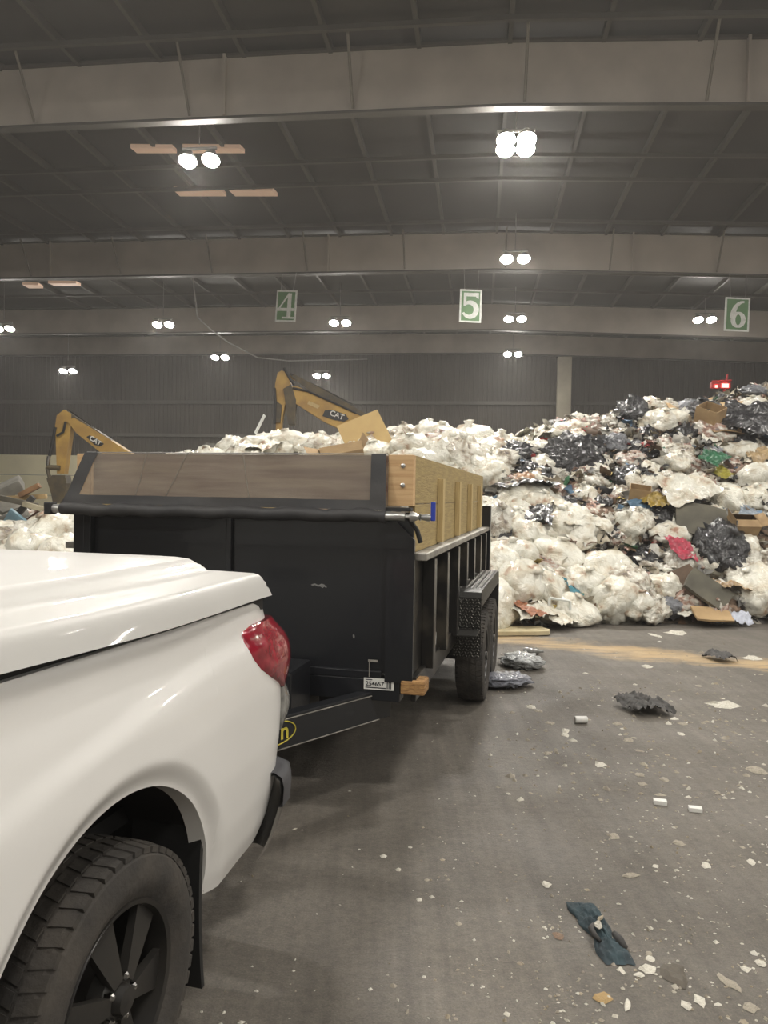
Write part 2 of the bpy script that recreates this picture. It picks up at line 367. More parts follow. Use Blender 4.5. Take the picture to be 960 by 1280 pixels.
# hanging lane signs with figures 4, 5 and 6
m_green = mat('sign_green', (0.10, 0.22, 0.085), 0.5, 0, (0.085, 0.19, 0.075), 3)
m_white = mat('sign_white', (0.72, 0.74, 0.7), 0.5)
def arc(cx, cy, rx, ry, a0, a1, k=22): return [(cx + rx * math.cos(R(a0 + (a1 - a0) * i / k)), cy + ry * math.sin(R(a0 + (a1 - a0) * i / k))) for i in range(k + 1)]
def numeral(ch):
    mb = MB(); fr = lambda u, v, w: (u, -w, v)
    def rib(pts, ws, dz):
        a, b_ = stroke(pts, ws); poly = [(p.x, p.y) for p in a]; q = [(p.x, p.y) for p in b_]; k = len(a)
        vs = [fr(*p, dz) for p in poly + q] + [fr(*p, 0) for p in poly + q]
        fs = [(i, i + 1, k + i + 1, k + i) for i in range(k - 1)] + [(2 * k + i, 2 * k + i + 1, i + 1, i) for i in range(k - 1)] + [(k + i, k + i + 1, 3 * k + i + 1, 3 * k + i) for i in range(k - 1)]
        mb.add(vs, fs)
    def rect(x0, y0, x1, y1, dz): mb.prism([(x0, y0), (x1, y0), (x1, y1), (x0, y1)], dz, fr)
    if ch == '4':
        rect(0.06, -0.5, 0.22, 0.5, 0.012); rect(-0.36, -0.2, 0.34, -0.08, 0.013); rect(-0.14, -0.5, 0.36, -0.43, 0.0125)
        rib([(0.12, 0.5), (-0.31, -0.14)], [0.07, 0.06], 0.0115)
    if ch == '5':
        rect(-0.24, 0.36, 0.2, 0.49, 0.012); rect(-0.27, 0.0, -0.17, 0.49, 0.0125); mb.prism([(0.12, 0.5), (0.3, 0.5), (0.3, 0.28), (0.22, 0.3)], 0.0122, fr)
        pts = arc(-0.04, -0.14, 0.26, 0.27, 140, -155); ws = [0.08 + 0.12 * math.sin(math.pi * (i / 22) ** 0.9) for i in range(23)]
        rib(pts, ws, 0.013)
    if ch == '6':
        pts = arc(0.04, -0.2, 0.19, 0.245, 0, 360, 30); ws = [0.09 + 0.08 * abs(math.cos(2 * math.pi * i / 30)) for i in range(31)]; rib(pts, ws, 0.012)
        pts = arc(0.22, -0.16, 0.40, 0.62, 178, 88); ws = [0.19 - 0.12 * (i / 22) ** 1.5 for i in range(23)]; rib(pts, ws, 0.013)
    return mb
for ch, x0, y0, x1, y1 in (('4', 344, 363, 371, 402), ('5', 574.5, 362, 602, 403), ('6', 906, 372, 937, 414)):
    Y = 30.0 / (((x0 + x1) / 2 - 480) / 960 * math.sin(YAW) + math.cos(YAW))
    cpt = at((x0 + x1) / 2, (y0 + y1) / 2, Y); w = (x1 - x0) * Y / 960; h = (y1 - y0) * Y / 960
    t = empty('lane_sign', cpt, {'4': R(-14), '5': R(2), '6': R(0)}[ch], label='green hanging sign with a white figure ' + {'4': 'four', '5': 'five', '6': 'six'}[ch], cat='sign', group='lane number signs')
    t.rotation_euler[1] = {'4': R(3.5), '5': R(1), '6': R(1.5)}[ch]
    MB().box((-w / 2, 0, -h / 2), (w / 2, 0.03, h / 2), 0.01).build('panel', m_white, t)
    MB().box((-w / 2 + 0.07, -0.006, -h / 2 + 0.07), (w / 2 - 0.07, 0.0, h / 2 - 0.07)).build('green_field', m_green, t)
    o = numeral(ch).build('numeral', m_white, t, label='white figure ' + ch); o.scale = (h * 0.80, 1, h * 0.80); o.location = (0, -0.005, 0)
    for sx_ in (-1, 1): MB().tube([(sx_ * w * 0.3, 0.01, h / 2), (sx_ * w * 0.34, 0.1, 10.57 - cpt.z + drop(cpt.x * math.cos(YAW) - cpt.y * math.sin(YAW)))], 0.012, 5).build('hanging_wire', m_house, t)
# slack cable below the girders
cab = MB().tube([at(*p) for p in ((240, 340, 34.8), (247, 397, 35), (262, 411, 36), (285, 428, 38), (322, 447, 41), (360, 451, 43), (410, 450, 46), (459, 449, 48.4))], 0.035, 6)
cab.build('slack_cable', mat('cable_grey', (0.3, 0.29, 0.27), 0.5), label='thin grey cable hanging slack between two beams', cat='cable')

# ------------------------------------------------------------------ pickup truck
m_paint = mat('white_paint', (0.76, 0.745, 0.715), 0.32, 0, (0.735, 0.72, 0.69), 1.2, coat=0.6, detail=3)
m_lid = mat('white_lid', (0.5, 0.49, 0.465), 0.45, 0, (0.47, 0.46, 0.435), 1.5, coat=0.15, bump=0.02, bscale=60)
m_rubber = mat('tyre_rubber', (0.032, 0.029, 0.026), 0.85, 0, (0.06, 0.052, 0.043), 7, bump=0.25, bscale=40)
m_black = mat('black_plastic', (0.018, 0.018, 0.018), 0.55)
m_rim = mat('black_wheel_paint', (0.018, 0.017, 0.016), 0.38, 0.0, (0.03, 0.027, 0.023), 6)
m_chrome = mat('chrome', (0.62, 0.61, 0.59), 0.16, 1.0, (0.5, 0.49, 0.47), 5)
m_red = mat('red_lens', (0.33, 0.012, 0.03), 0.12, 0, (0.2, 0.006, 0.016), 22, coat=1.0, bump=0.12, bscale=50)
m_clear = mat('clear_lens', (0.36, 0.36, 0.34), 0.15, 0.3, (0.2, 0.2, 0.19), 20, coat=1.0, bump=0.15, bscale=50)
m_glass = mat('dark_glass', (0.02, 0.025, 0.03), 0.06, 0, coat=0.5)
truck = empty('pickup_truck', (-0.66, 1.97, 0), R(-15), label='white pickup truck with hard bed cover, hitched to the black trailer', cat='pickup truck')
AR, AZ, BZ, RZ = 0.515, 0.44, 0.43, 1.335      # wheel arch radius and centre height, lower edge, bed rail
YR = 1.06                                        # rear end of the bed side
def side_x(y, z):
    base = interp(z, [0.40, 0.50, 0.62, 0.80, 1.00, 1.10, 1.17, 1.22, 1.27, 1.31, 1.345], [-0.06, -0.03, -0.012, 0.0, 0.0, -0.008, -0.022, -0.036, -0.04, -0.042, -0.055])
    d = math.hypot(y, z - AZ) - AR
    # swell of the wheel arch and its rolled-in lip
    base += 0.018 * smooth01(1 - d / 0.42) - 0.030 * smooth01(1 - d / 0.075)
    base += 0.016 * smooth01((interp(y, [-1.2, -0.5, 0, 0.5, 1.06], [0.96, 1.06, 1.14, 1.195, 1.225]) - z) / 0.07 + 0.5) - 0.008
    t = (y - 0.86) / (YR - 0.86)
    if t > 0: base -= 0.06 * (1 - math.sqrt(max(0.0, 1 - min(t, 0.995) ** 2)))
    base -= 0.015 * smooth01((y - 0.3) / 0.8)
    return base
def shear(y, z): return y + interp(z, [0.43, 0.6, 0.9, 1.15, 1.25, 1.335], [0.02, 0.07, 0.10, 0.10, 0.06, 0.02]) * smooth01((y - 0.6) / 0.46)
ys = sorted(set([round(-AR * math.cos(math.pi * i / 44), 4) for i in range(45)] + [-1.22 + 0.04 * i for i in range(18)] + [AR + 0.012 + (YR - AR - 0.012) * (1 - (1 - i / 26) ** 1.6) for i in range(27)]))
ys = [y for i, y in enumerate(ys) if i == 0 or y - ys[i - 1] > 0.0008]
def zlow(y):
    if abs(y) < AR: return max(AZ + math.sqrt(AR * AR - y * y), BZ)
    return BZ if y < 0.9 else BZ + 0.10 * smooth01((y - 0.9) / 0.16)
NV = 44
mb = MB(); vs = []
for y in ys:
    z0 = zlow(y)
    for j in range(NV + 1):
        z = z0 + (RZ - z0) * (1 - (1 - j / NV) ** 1.0); vs.append((side_x(y, z), shear(y, z), z))
fs = [(i * (NV + 1) + j, (i + 1) * (NV + 1) + j, (i + 1) * (NV + 1) + j + 1, i * (NV + 1) + j + 1) for i in range(len(ys) - 1) for j in range(NV)]
mb.add(vs, fs)
# rolled-in lips at the arch and the lower edge
k0 = len(mb.v); ks = []
for i, y in enumerate(ys):
    z0 = zlow(y); x0 = side_x(y, z0)
    dy, dz = (y / AR * 0.012, 0.008) if abs(y) < AR else (0, 0.0)
    ks += [(x0, shear(y, z0), z0), (x0 - 0.055, shear(y, z0) - dy, z0 + dz * 0)]
mb.add(ks, [(2 * i, 2 * i + 1, 2 * i + 3, 2 * i + 2) for i in range(len(ys) - 1)])
# top of rail
ks = []
for y in ys: ks += [(side_x(y, RZ), shear(y, RZ), RZ), (side_x(y, RZ) - 0.05, shear(y, RZ), RZ + 0.004)]
mb.add(ks, [(2 * i, 2 * i + 1, 2 * i + 3, 2 * i + 2) for i in range(len(ys) - 1)])
bed = mb.build('bed_side', m_paint, truck, smooth=40)
# far bed side, plainer, and the tailgate
mb = MB(); mb.grid(lambda u, v: (-1.98 - side_x(-1.2 + u * 2.26, 0.75 + v * (RZ - 0.75)), -1.2 + u * 2.26, 0.75 + v * (RZ - 0.75)), 30, 12)
mb.build('far_bed_side', m_paint, truck, smooth=40)
mb = MB(); mb.grid(lambda u, v: (-0.16 - u * 1.66, YR - 0.005 + 0.02 * math.sin(math.pi * v), 0.62 + v * 0.71), 10, 10)
tg = mb.build('tailgate', m_paint, truck, smooth=40)
MB().box((-1.15, YR + 0.015, 1.1), (-0.83, YR + 0.04, 1.18), 0.01).build('tailgate_handle', m_black, tg)
mb = MB(); mb.box((-1.93, -1.2, 0.66), (-0.3, 0.98, 0.72)).build('bed_floor', m_black, truck)
MB().box((-1.3, -4.2, 0.42), (-0.65, 1.05, 0.6)).build('chassis', m_black, truck)
# wheel well liner
mb = MB(); mb.grid(lambda u, v: (-0.05 - v * 0.42, -(AR + 0.015) * math.cos(math.pi * u), AZ + (AR + 0.015) * math.sin(math.pi * u)), 28, 3)
mb.grid(lambda u, v: (-0.47, -(AR + 0.015) * math.cos(math.pi * u) * v, AZ + (AR + 0.015) * math.sin(math.pi * u) * v), 28, 3)
mb.build('wheel_well', m_black, truck, smooth=40)
flap = MB().grid(lambda u, v: (-0.03 - 0.25 * u, 0.505 - 0.035 * math.sin(v * 2.2) + 0.03 * v * v, 0.80 - v * 0.655), 6, 14)
flap.grid(lambda u, v: (-0.03 - 0.25 * u, 0.487 - 0.035 * math.sin(v * 2.2) + 0.03 * v * v, 0.80 - v * 0.655), 6, 14)
flap.grid(lambda u, v: (-0.03, 0.505 - 0.018 * u - 0.035 * math.sin(v * 2.2) + 0.03 * v * v, 0.80 - v * 0.655), 1, 14)
flap.build('mud_flap', m_black, truck, smooth=40)
# hard lid over the bed
LZ = 1.342
def lid_pt(u, v):                                # u across 0..1 (near edge first), v along -> rear
    W, y0, y1 = 1.90, -1.2, 1.085
    x = -0.025 - u * W; y = y0 + v * (y1 - y0)
    ed = min(u * W, (1 - u) * W, (1 - v) * (y1 - y0))
    z = LZ + 0.094 + 0.035 * min(1, ed / 0.3) + 0.03 * smooth01((0.2 - y) / 1.6)
    ein = min(u * W - 0.16, (1 - u) * W - 0.16, (1 - v) * (y1 - y0) - 0.20)
    z += 0.042 * smooth01(ein / 0.07) + 0.03 * smooth01(ein / 0.8)
    z -= 0.05 * (1 - min(1, ed / 0.045)) ** 2.2
    return (x - 0.03 * smooth01((v - 0.6) / 0.4) * (1 - 2 * u), y - 0.05 * (2 * abs(u - 0.5)) ** 6 * smooth01((v - 0.8) / 0.2) * 1.0, z)
def wp(a, k): return [0.5 - 0.5 * math.cos(math.pi * i / k) for i in range(k + 1)]
us = sorted(set([i / 40 for i in range(41)] + [0.005, 0.01, 0.015, 0.02, 0.07, 0.085, 0.095, 0.105, 0.12, 0.99, 0.98])); vsn = sorted(set([i / 48 for i in range(49)] + [0.87, 0.88, 0.89, 0.90, 0.91, 0.92, 0.985, 0.99, 0.995]))
mb = MB(); vs = [lid_pt(u, v) for u in us for v in vsn]; nv = len(vsn)
mb.add(vs, [(i * nv + j, (i + 1) * nv + j, (i + 1) * nv + j + 1, i * nv + j + 1) for i in range(len(us) - 1) for j in range(nv - 1)])
# skirt
rim = [lid_pt(0, v) for v in vsn] + [lid_pt(u, 1) for u in us[1:]] + [lid_pt(1, v) for v in vsn[::-1][1:]]
low = []
for (x, y, z) in rim: low.append((x + (0.012 if x > -1 else -0.012), y + (0.01 if y > 1.0 else 0), LZ + 0.012 + 0.03 * smooth01((0.4 - y) / 1.6)))
low2 = [(x - (0.02 if x > -1 else -0.02), y - (0.02 if y > 1 else 0), z - 0.006) for (x, y, z) in low]
kk = len(rim); mb.add(rim + low + low2, [(i, i + 1, kk + i + 1, kk + i) for i in range(kk - 1)] + [(kk + i, kk + i + 1, 2 * kk + i + 1, 2 * kk + i) for i in range(kk - 1)])
bm = bmesh.new(); me = mb.mesh('bed_cover', m_lid); bm.from_mesh(me); bmesh.ops.remove_doubles(bm, verts=bm.verts[:], dist=0.0006); bmesh.ops.recalc_face_normals(bm, faces=bm.faces[:]); bm.to_mesh(me); bm.free()
me.polygons.foreach_set('use_smooth', [True] * len(me.polygons)); me.set_sharp_from_angle(angle=R(60))
lid = inst('bed_cover', me, truck, label='white hard bed cover with raised middle')
MB().box((-1.92, -1.19, 1.30), (-0.075, 1.03, LZ + 0.02)).build('cover_seal', m_black, truck)
# tail light wrapped round the rear corner: traced outline laid on the body side
def on_side(px, py):
    c15, s15 = math.cos(R(15)), math.sin(R(15)); o = Vector((-0.66, 1.97, 0)); d = ray(px, py); t = 1.5
    c_ = Vector((0, 0, CAM_H))
    def loc(p): q = p - o; return (q.x * c15 - q.y * s15, q.x * s15 + q.y * c15, q.z)
    best = None
    for i in range(900):
        t = 1.6 + i * 0.0022; l = loc(c_ + d * t)
        g = abs(l[0] - side_x(min(l[1], YR - 0.002), l[2])) + max(0, l[1] - YR) * 2
        if best is None or g < best[0]: best = (g, l)
    return best[1][1], best[1][2]
def lens_part(name, rows, m, proud):             # rows: (z, y_front, y_rear)
    mb = MB(); nU = 14; vs = []
    for (z, ya, yb) in rows:
        for i in range(nU + 1):
            t = i / nU; y = ya + (yb - ya) * t
            e = 1 if 0 < i < nU else 0
            bulge = proud * (math.sin(math.pi * min(1, t * 1.4) ) ** 0.5 if t * 1.4 < 0.5 else 1.0)
            if i == 0: bulge = 0.0
            zt = (rows[0][0] - z) / (rows[0][0] - rows[-1][0]); rb = math.sin(math.pi * min(1, max(0.0, 0.08 + zt * 0.92))) ** 0.7
            vs.append((side_x(min(y, YR - 0.001), z) + bulge + (0.02 * rb * t if i < nU else -0.06), shear(y, z) + 0.055 * rb * t * t, z))
    k = nU + 1; nr = len(rows)
    mb.add(vs, [(i * k + j, i * k + j + 1, (i + 1) * k + j + 1, (i + 1) * k + j) for i in range(nr - 1) for j in range(nU)] + [tuple(range(k)), tuple((nr - 1) * k + j for j in range(k))])
    return mb.build(name, m, truck, smooth=60)
def rows_of(tbl, z0, z1, k):
    out = []
    for i in range(k + 1):
        z = z1 + (z0 - z1) * i / k; out.append((z, interp(-z, [-a[0] for a in tbl], [a[1] for a in tbl]), YR))
    return out
red_tbl = [(1.262, 0.86), (1.255, 0.80), (1.24, 0.775), (1.20, 0.775), (1.15, 0.79), (1.10, 0.83), (1.05, 0.90), (1.0, 0.985), (0.985, 1.0)]
lens_part('tail_light', rows_of(red_tbl, 0.985, 1.262, 22), m_red, 0.016)['label'] = 'red tail light lens'
lens_part('reversing_light', rows_of([(0.982, 1.002), (0.93, 1.012), (0.86, 1.02), (0.80, 1.045)], 0.80, 0.982, 12), m_clear, 0.012)['label'] = 'clear grey reversing light lens'
# rear bumper
bum = MB()
def bump_prof(x0, y0, z0, z1): pass
path = [(-1.97, 1.0), (-1.97, 1.08), (-1.94, 1.15), (-1.86, 1.21), (-1.5, 1.24), (-0.48, 1.24), (-0.12, 1.21), (-0.04, 1.16), (-0.012, 1.09), (-0.005, 1.0)]
prof = [(-0.06, 0.655), (0.0, 0.662), (0.025, 0.645), (0.03, 0.60), (0.018, 0.53), (-0.015, 0.43), (-0.07, 0.32)]
vs = []
for i, (x, y) in enumerate(path):
    a = Vector(path[max(i - 1, 0)]); b_ = Vector(path[min(i + 1, len(path) - 1)]); t = (b_ - a).normalized(); nr = Vector((-t.y, t.x)); nr = -nr if nr.dot(Vector((x + 0.99, y - 0.6))) < 0 else nr
    for (o_, z) in prof: vs.append((x + nr.x * o_ * 0.9, y + nr.y * o_, z))
k = len(prof)
bum.add(vs, [(i * k + j, (i + 1) * k + j, (i + 1) * k + j + 1, i * k + j + 1) for i in range(len(path) - 1) for j in range(k - 1)])
bum.f = [f for f in bum.f]; bum.mi = [0] * len(bum.f)
bum_o = bum.build('rear_bumper', mat('bumper_metal', (0.62, 0.61, 0.59), 0.25, 0.9, (0.5, 0.49, 0.47), 5), truck, smooth=50)
pad = MB(); vs = []
for i, (x, y) in enumerate(path):
    a = Vector(path[max(i - 1, 0)]); b_ = Vector(path[min(i + 1, len(path) - 1)]); t = (b_ - a).normalized(); nr = Vector((-t.y, t.x)); nr = -nr if nr.dot(Vector((x + 0.99, y - 0.6))) < 0 else nr
    for (o_, z) in ((-0.09, 0.665), (0.0, 0.675), (0.034, 0.658), (0.045, 0.62), (0.04, 0.545), (0.02, 0.54)): vs.append((x + nr.x * o_ * 0.9, y + nr.y * o_, z))
pad.add(vs, [(i * 6 + j, (i + 1) * 6 + j, (i + 1) * 6 + j + 1, i * 6 + j + 1) for i in range(len(path) - 1) for j in range(5)])
pad.build('bumper_pad', mat('grey_plastic', (0.06, 0.06, 0.065), 0.5), bum_o, smooth=50)
# hitch
MB().box((-1.06, 0.9, 0.44), (-0.94, 1.34, 0.54), 0.008).build('hitch_receiver', m_black, truck)
# wheels
def wheel_meshes():
    W, Ro, Ri = 0.275, 0.41, 0.245
    prof = [(-W / 2 + 0.02, Ri), (-W / 2, Ri + 0.04), (-W / 2 - 0.008, 0.33), (-W / 2 + 0.006, 0.38), (-W / 2 + 0.03, 0.404), (-0.05, Ro), (0.05, Ro), (W / 2 - 0.03, 0.404), (W / 2 - 0.006, 0.38), (W / 2 + 0.008, 0.33), (W / 2, Ri + 0.04), (W / 2 - 0.02, Ri)]
    tyre = MB().lathe(prof, 64, 'x')
    tr = MB()
    for k in range(52):
        for row, (xa, xb) in enumerate(((-0.125, -0.07), (-0.06, -0.012), (0.012, 0.06), (0.07, 0.128))):
            q0 = 2 * math.pi * (k + 0.5 * (row % 2)) / 52; q1 = q0 + 2 * math.pi / 52 * 0.72
            pts = []
            for rr in (Ro - 0.012, Ro + 0.0045):
                for (x_, sk) in ((xa, 0), (xb, 0.03 if row in (1, 2) else -0.03)):
                    r_ = rr - (0.010 if abs(x_) > 0.12 else 0)
                    for q in (q0 + sk, q1 + sk): pts.append((x_, r_ * math.cos(q), r_ * math.sin(q)))
            tr.add(pts, [(4, 5, 7, 6), (0, 1, 5, 4), (2, 6, 7, 3), (0, 4, 6, 2), (1, 3, 7, 5)])
    rim = MB().lathe([(0.115, 0.25), (0.125, 0.245), (0.12, 0.232), (0.06, 0.222), (-0.1, 0.215), (-0.1, 0.02)], 48, 'x')
    sp = MB()
    sp.prism([(-0.02, 0.05), (0.02, 0.05), (0.055, 0.228), (-0.055, 0.228)], 0.03, lambda u, v, w: (0.075 + w * (1 - v * 1.2) + 0.02 * (v < 0.1), u, v))
    hub = MB().lathe([(0.06, 0.075), (0.10, 0.07), (0.112, 0.055), (0.115, 0.04), (0.14, 0.034), (0.145, 0.0001)], 24, 'x')
    nut = MB().lathe([(0.095, 0.011), (0.122, 0.011), (0.13, 0.006), (0.13, 0.0001)], 6, 'x')
    for q_ in (tyre, tr): q_.v = [(x, y * (1 if math.hypot(y, z) < 0.26 else (0.94 if math.hypot(y, z) > 0.3 else 0.97)), z * (1 if math.hypot(y, z) < 0.26 else (0.94 if math.hypot(y, z) > 0.3 else 0.97))) for (x, y, z) in q_.v]
    return (tyre.mesh('tyre', m_rubber, 30), tr.mesh('tread', m_rubber), rim.mesh('rim', m_rim, 40), sp.mesh('spoke', m_rim), hub.mesh('hub', m_rim, 40), nut.mesh('wheel_nut', m_chrome))
WM = wheel_meshes()
def wheel(x, y, z, parent, flip=False, name='wheel'):
    w = empty(name, (x, y, z)); w.parent = parent
    if flip: w.rotation_euler = (0, 0, math.pi)
    inst('tyre', WM[0], w); inst('tread', WM[1], w); inst('rim', WM[2], w)
    for k in range(6): inst('spoke', WM[3], w, rot=(2 * math.pi * k / 6 + 0.3, 0, 0))
    inst('hub', WM[4], w)
    for k in range(5): q = 2 * math.pi * k / 5; inst('wheel_nut', WM[5], w, (0, 0.056 * math.cos(q), 0.056 * math.sin(q)))
wheel(-0.155, 0.05, 0.390, truck); wheel(-1.78, 0.02, 0.390, truck, True); wheel(-0.20, -3.7, 0.390, truck); wheel(-1.78, -3.7, 0.390, truck, True)
# cab and hood ahead of the bed (beside the camera)
def loft(name, secs, m, parent):                 # secs: (y, half_w_low, half_w_top, z0, z1)
    mb = MB(); vs = []
    for (y, wl, wt, z0, z1) in secs: vs += [(-0.99 + wl, y, z0), (-0.99 + wl, y, (z0 + z1) / 2), (-0.99 + wt, y, z1 - 0.05), (-0.99 + wt - 0.08, y, z1), (-0.99 - wt + 0.08, y, z1), (-0.99 - wt, y, z1 - 0.05), (-0.99 - wl, y, (z0 + z1) / 2), (-0.99 - wl, y, z0)]
    k = 8; mb.add(vs, [(i * k + j, i * k + (j + 1) % k, (i + 1) * k + (j + 1) % k, (i + 1) * k + j) for i in range(len(secs) - 1) for j in range(k)] + [tuple(range(k)), tuple((len(secs) - 1) * k + j for j in range(k))])
    return mb.build(name, m, parent, smooth=30)
loft('cab_body', [(-1.26, 0.97, 0.96, 0.48, 1.33), (-3.15, 0.97, 0.95, 0.48, 1.30), (-3.16, 0.965, 0.92, 0.78, 1.28), (-4.3, 0.95, 0.84, 0.78, 1.2), (-4.6, 0.85, 0.75, 0.5, 1.05)], m_paint, truck)
loft('cab_glass', [(-1.30, 0.94, 0.78, 1.30, 1.86), (-1.6, 0.94, 0.79, 1.30, 1.88), (-2.6, 0.94, 0.77, 1.30, 1.86), (-3.3, 0.9, 0.84, 1.24, 1.3)], m_glass, truck)
loft('cab_roof', [(-1.27, 0.79, 0.74, 1.86, 1.92), (-1.6, 0.80, 0.76, 1.87, 1.95), (-2.62, 0.78, 0.7, 1.85, 1.91)], m_paint, truck)

# ------------------------------------------------------------------ dump trailer
m_tblack = mat('trailer_black', (0.008, 0.009, 0.012), 0.32, 0.0, (0.011, 0.012, 0.014), 2.0, bump=0.03, bscale=18, coat=0.15)
m_tside = mat('trailer_black_dust_and_reflection', (0.013, 0.0125, 0.012), 0.3, 0.0, (0.06, 0.052, 0.04), 4.0, lo=0.34, hi=0.5)  # brown mottle is dust, lightened to paint in the glossy side's reflection
m_board = mat('treated_plank', (0.40, 0.30, 0.125), 0.75, 0, (0.3, 0.22, 0.095), 5, stretch=(14, 1.0, 14), bump=0.2, bscale=10)
m_fboard = mat('new_pine_plank', (0.62, 0.42, 0.22), 0.7, 0, (0.5, 0.31, 0.15), 4, stretch=(0.8, 12, 12), bump=0.1, bscale=12)
m_fbrown = mat('weathered_plank', (0.34, 0.25, 0.17), 0.8, 0, (0.16, 0.085, 0.06), 2.0, stretch=(0.7, 6, 7.0), bump=0.1, bscale=10, lo=0.4, hi=0.6)
m_batten = mat('pine_batten', (0.56, 0.43, 0.21), 0.75, 0, (0.45, 0.33, 0.15), 6, stretch=(10, 10, 1))
m_rail = mat('worn_steel_rail', (0.36, 0.34, 0.30), 0.5, 0.3, (0.2, 0.19, 0.17), 8)
m_tarp = mat('mesh_tarp', (0.32, 0.285, 0.235), 0.75, 0, (0.24, 0.21, 0.175), 3, alpha=0.44)
m_band = mat('tarp_band', (0.03, 0.03, 0.032), 0.6, 0, (0.045, 0.043, 0.042), 4, bump=0.2, bscale=12)
m_zinc = mat('galvanised', (0.6, 0.6, 0.58), 0.3, 0.9)
m_rust = mat('rusty_wood_block', (0.42, 0.24, 0.09), 0.8, 0, (0.2, 0.1, 0.035), 9, stretch=(3, 3, 14))
m_sticker = mat('sticker_white', (0.66, 0.66, 0.62), 0.5, 0, (0.58, 0.58, 0.55), 8)
m_ink = mat('ink_black', (0.02, 0.02, 0.022), 0.6)
m_yellow_ink = mat('ink_yellow', (0.6, 0.5, 0.06), 0.5)
TL, TW = 4.27, 2.15
tr = empty('dump_trailer', (0.17, 4.35, 0), R(-12.5), label='black tandem axle dump trailer with plank side extensions and rolled mesh tarp', cat='trailer')
fp = MB().box((-TW, 0.0, 0.73), (0.0, 0.012, 1.655)).build('front_panel', m_tblack, tr)
for (xa, xb, pr) in ((-TW, -TW + 0.075, 0.03), (-TW + 0.082, -TW + 0.13, 0.045), (-1.13, -1.095, 0.03)):
    MB().box((xa, -pr, 0.73), (xb, 0.0, 1.62), 0.006).build('front_post', m_tblack, tr)
# folded right corner
MB().prism([(0.0, 0.69), (0.0, 1.50), (-0.115, 1.615), (-0.16, 1.615), (-0.16, 0.69)], 0.03, lambda u, v, w: (u + 0.012, -w, v)).build('corner_post', m_tblack, tr)
MB().box((-TW, -0.02, 1.615), (-0.14, 0.05, 1.66), 0.006).build('top_rail', m_tblack, fp)
MB().box((-TW, -0.02, 0.70), (-0.17, 0.06, 0.745), 0.005).build('bottom_rail', m_tblack, fp)
# tiny scuffs on the front sheet
for i, (xx, zz, w_, h_) in enumerate(((-0.56, 1.222, 0.09, 0.010), (-0.53, 1.214, 0.05, 0.008), (-0.34, 0.935, 0.012, 0.02))):
    MB().grid(lambda u, v: (xx + (u - 0.5) * w_ * (1 - 0.6 * abs(v - 0.5)), -0.0025, zz + (v - 0.5) * h_ + 0.004 * math.sin(u * 9 + i)), 8, 2).build('scratch', mat('bare_metal', (0.3, 0.3, 0.29), 0.5, 0.5), fp)
MB().box((-0.24, -0.032, 0.712), (-0.235, -0.028, 0.80)).build('bracket_edge', m_rail, fp); MB().box((-0.245, -0.032, 0.80), (-0.19, -0.028, 0.812)).build('bracket_edge', m_rail, fp)
# sides
for sx_, nm in ((0, 'side_panel'), (-TW, 'side_panel')):
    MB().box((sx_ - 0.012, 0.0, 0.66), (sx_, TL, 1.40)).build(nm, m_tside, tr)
for a_ in (0.33, 0.92, 1.52, 2.12, 2.72, 3.32, 3.90):
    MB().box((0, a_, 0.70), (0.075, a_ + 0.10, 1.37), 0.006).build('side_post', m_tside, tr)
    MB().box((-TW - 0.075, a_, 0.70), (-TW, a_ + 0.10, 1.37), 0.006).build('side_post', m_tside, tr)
for sx_ in (0, -TW):
    s = 1 if sx_ == 0 else -1
    MB().box((min(sx_ - 0.02 * s, sx_ + 0.078 * s), 0, 1.385), (max(sx_ - 0.02 * s, sx_ + 0.078 * s), TL, 1.425), 0.006).build('side_rail', m_rail, tr)
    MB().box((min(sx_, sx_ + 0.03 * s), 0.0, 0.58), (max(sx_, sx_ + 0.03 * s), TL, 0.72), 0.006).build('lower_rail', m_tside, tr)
    MB().box((min(sx_ - 0.1 * s, sx_ + 0.09 * s), TL - 0.02, 0.5), (max(sx_ - 0.1 * s, sx_ + 0.09 * s), TL + 0.10, 1.66), 0.01).build('rear_post', m_tblack, tr)
    # stacked plank extensions
    for (z0, z1) in ((1.428, 1.702), (1.706, 1.982)):
        MB().box((min(sx_ - 0.04 * s, sx_), 0.038, z0), (max(sx_ - 0.04 * s, sx_), TL - 0.03, z1), 0.004).build('side_plank', m_board, tr)
    for a_ in (0.88, 1.82, 2.72, 3.62):
        MB().box((min(sx_ + 0.001 * s, sx_ + 0.04 * s), a_, 1.44), (max(sx_ + 0.001 * s, sx_ + 0.04 * s), a_ + 0.09, 1.87), 0.003).build('batten', m_batten, tr)
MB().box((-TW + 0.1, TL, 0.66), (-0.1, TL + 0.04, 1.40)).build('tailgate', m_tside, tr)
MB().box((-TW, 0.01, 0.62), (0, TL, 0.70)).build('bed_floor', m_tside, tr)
# front plank with its clean end showing beyond the tarp
MB().box((-TW + 0.14, -0.038, 1.692), (-0.145, 0.0, 1.978), 0.004).build('front_plank', m_fbrown, tr)
MB().box((-0.145, -0.038, 1.692), (0.0, 0.036, 1.982), 0.004).build('plank_end', m_fboard, tr)
MB().box((-TW, 0.0, 1.692), (-TW + 0.1, 0.036, 1.98), 0.004).build('plank_end', m_fboard, tr)
for z in (1.92, 1.81): 
    b_ = MB().lathe([(-0.039, 0.013), (-0.044, 0.013), (-0.048, 0.006), (-0.048, 0.0001)], 14, 'y', (-0.06, 0, z)); b_.build('bolt', m_zinc, tr)
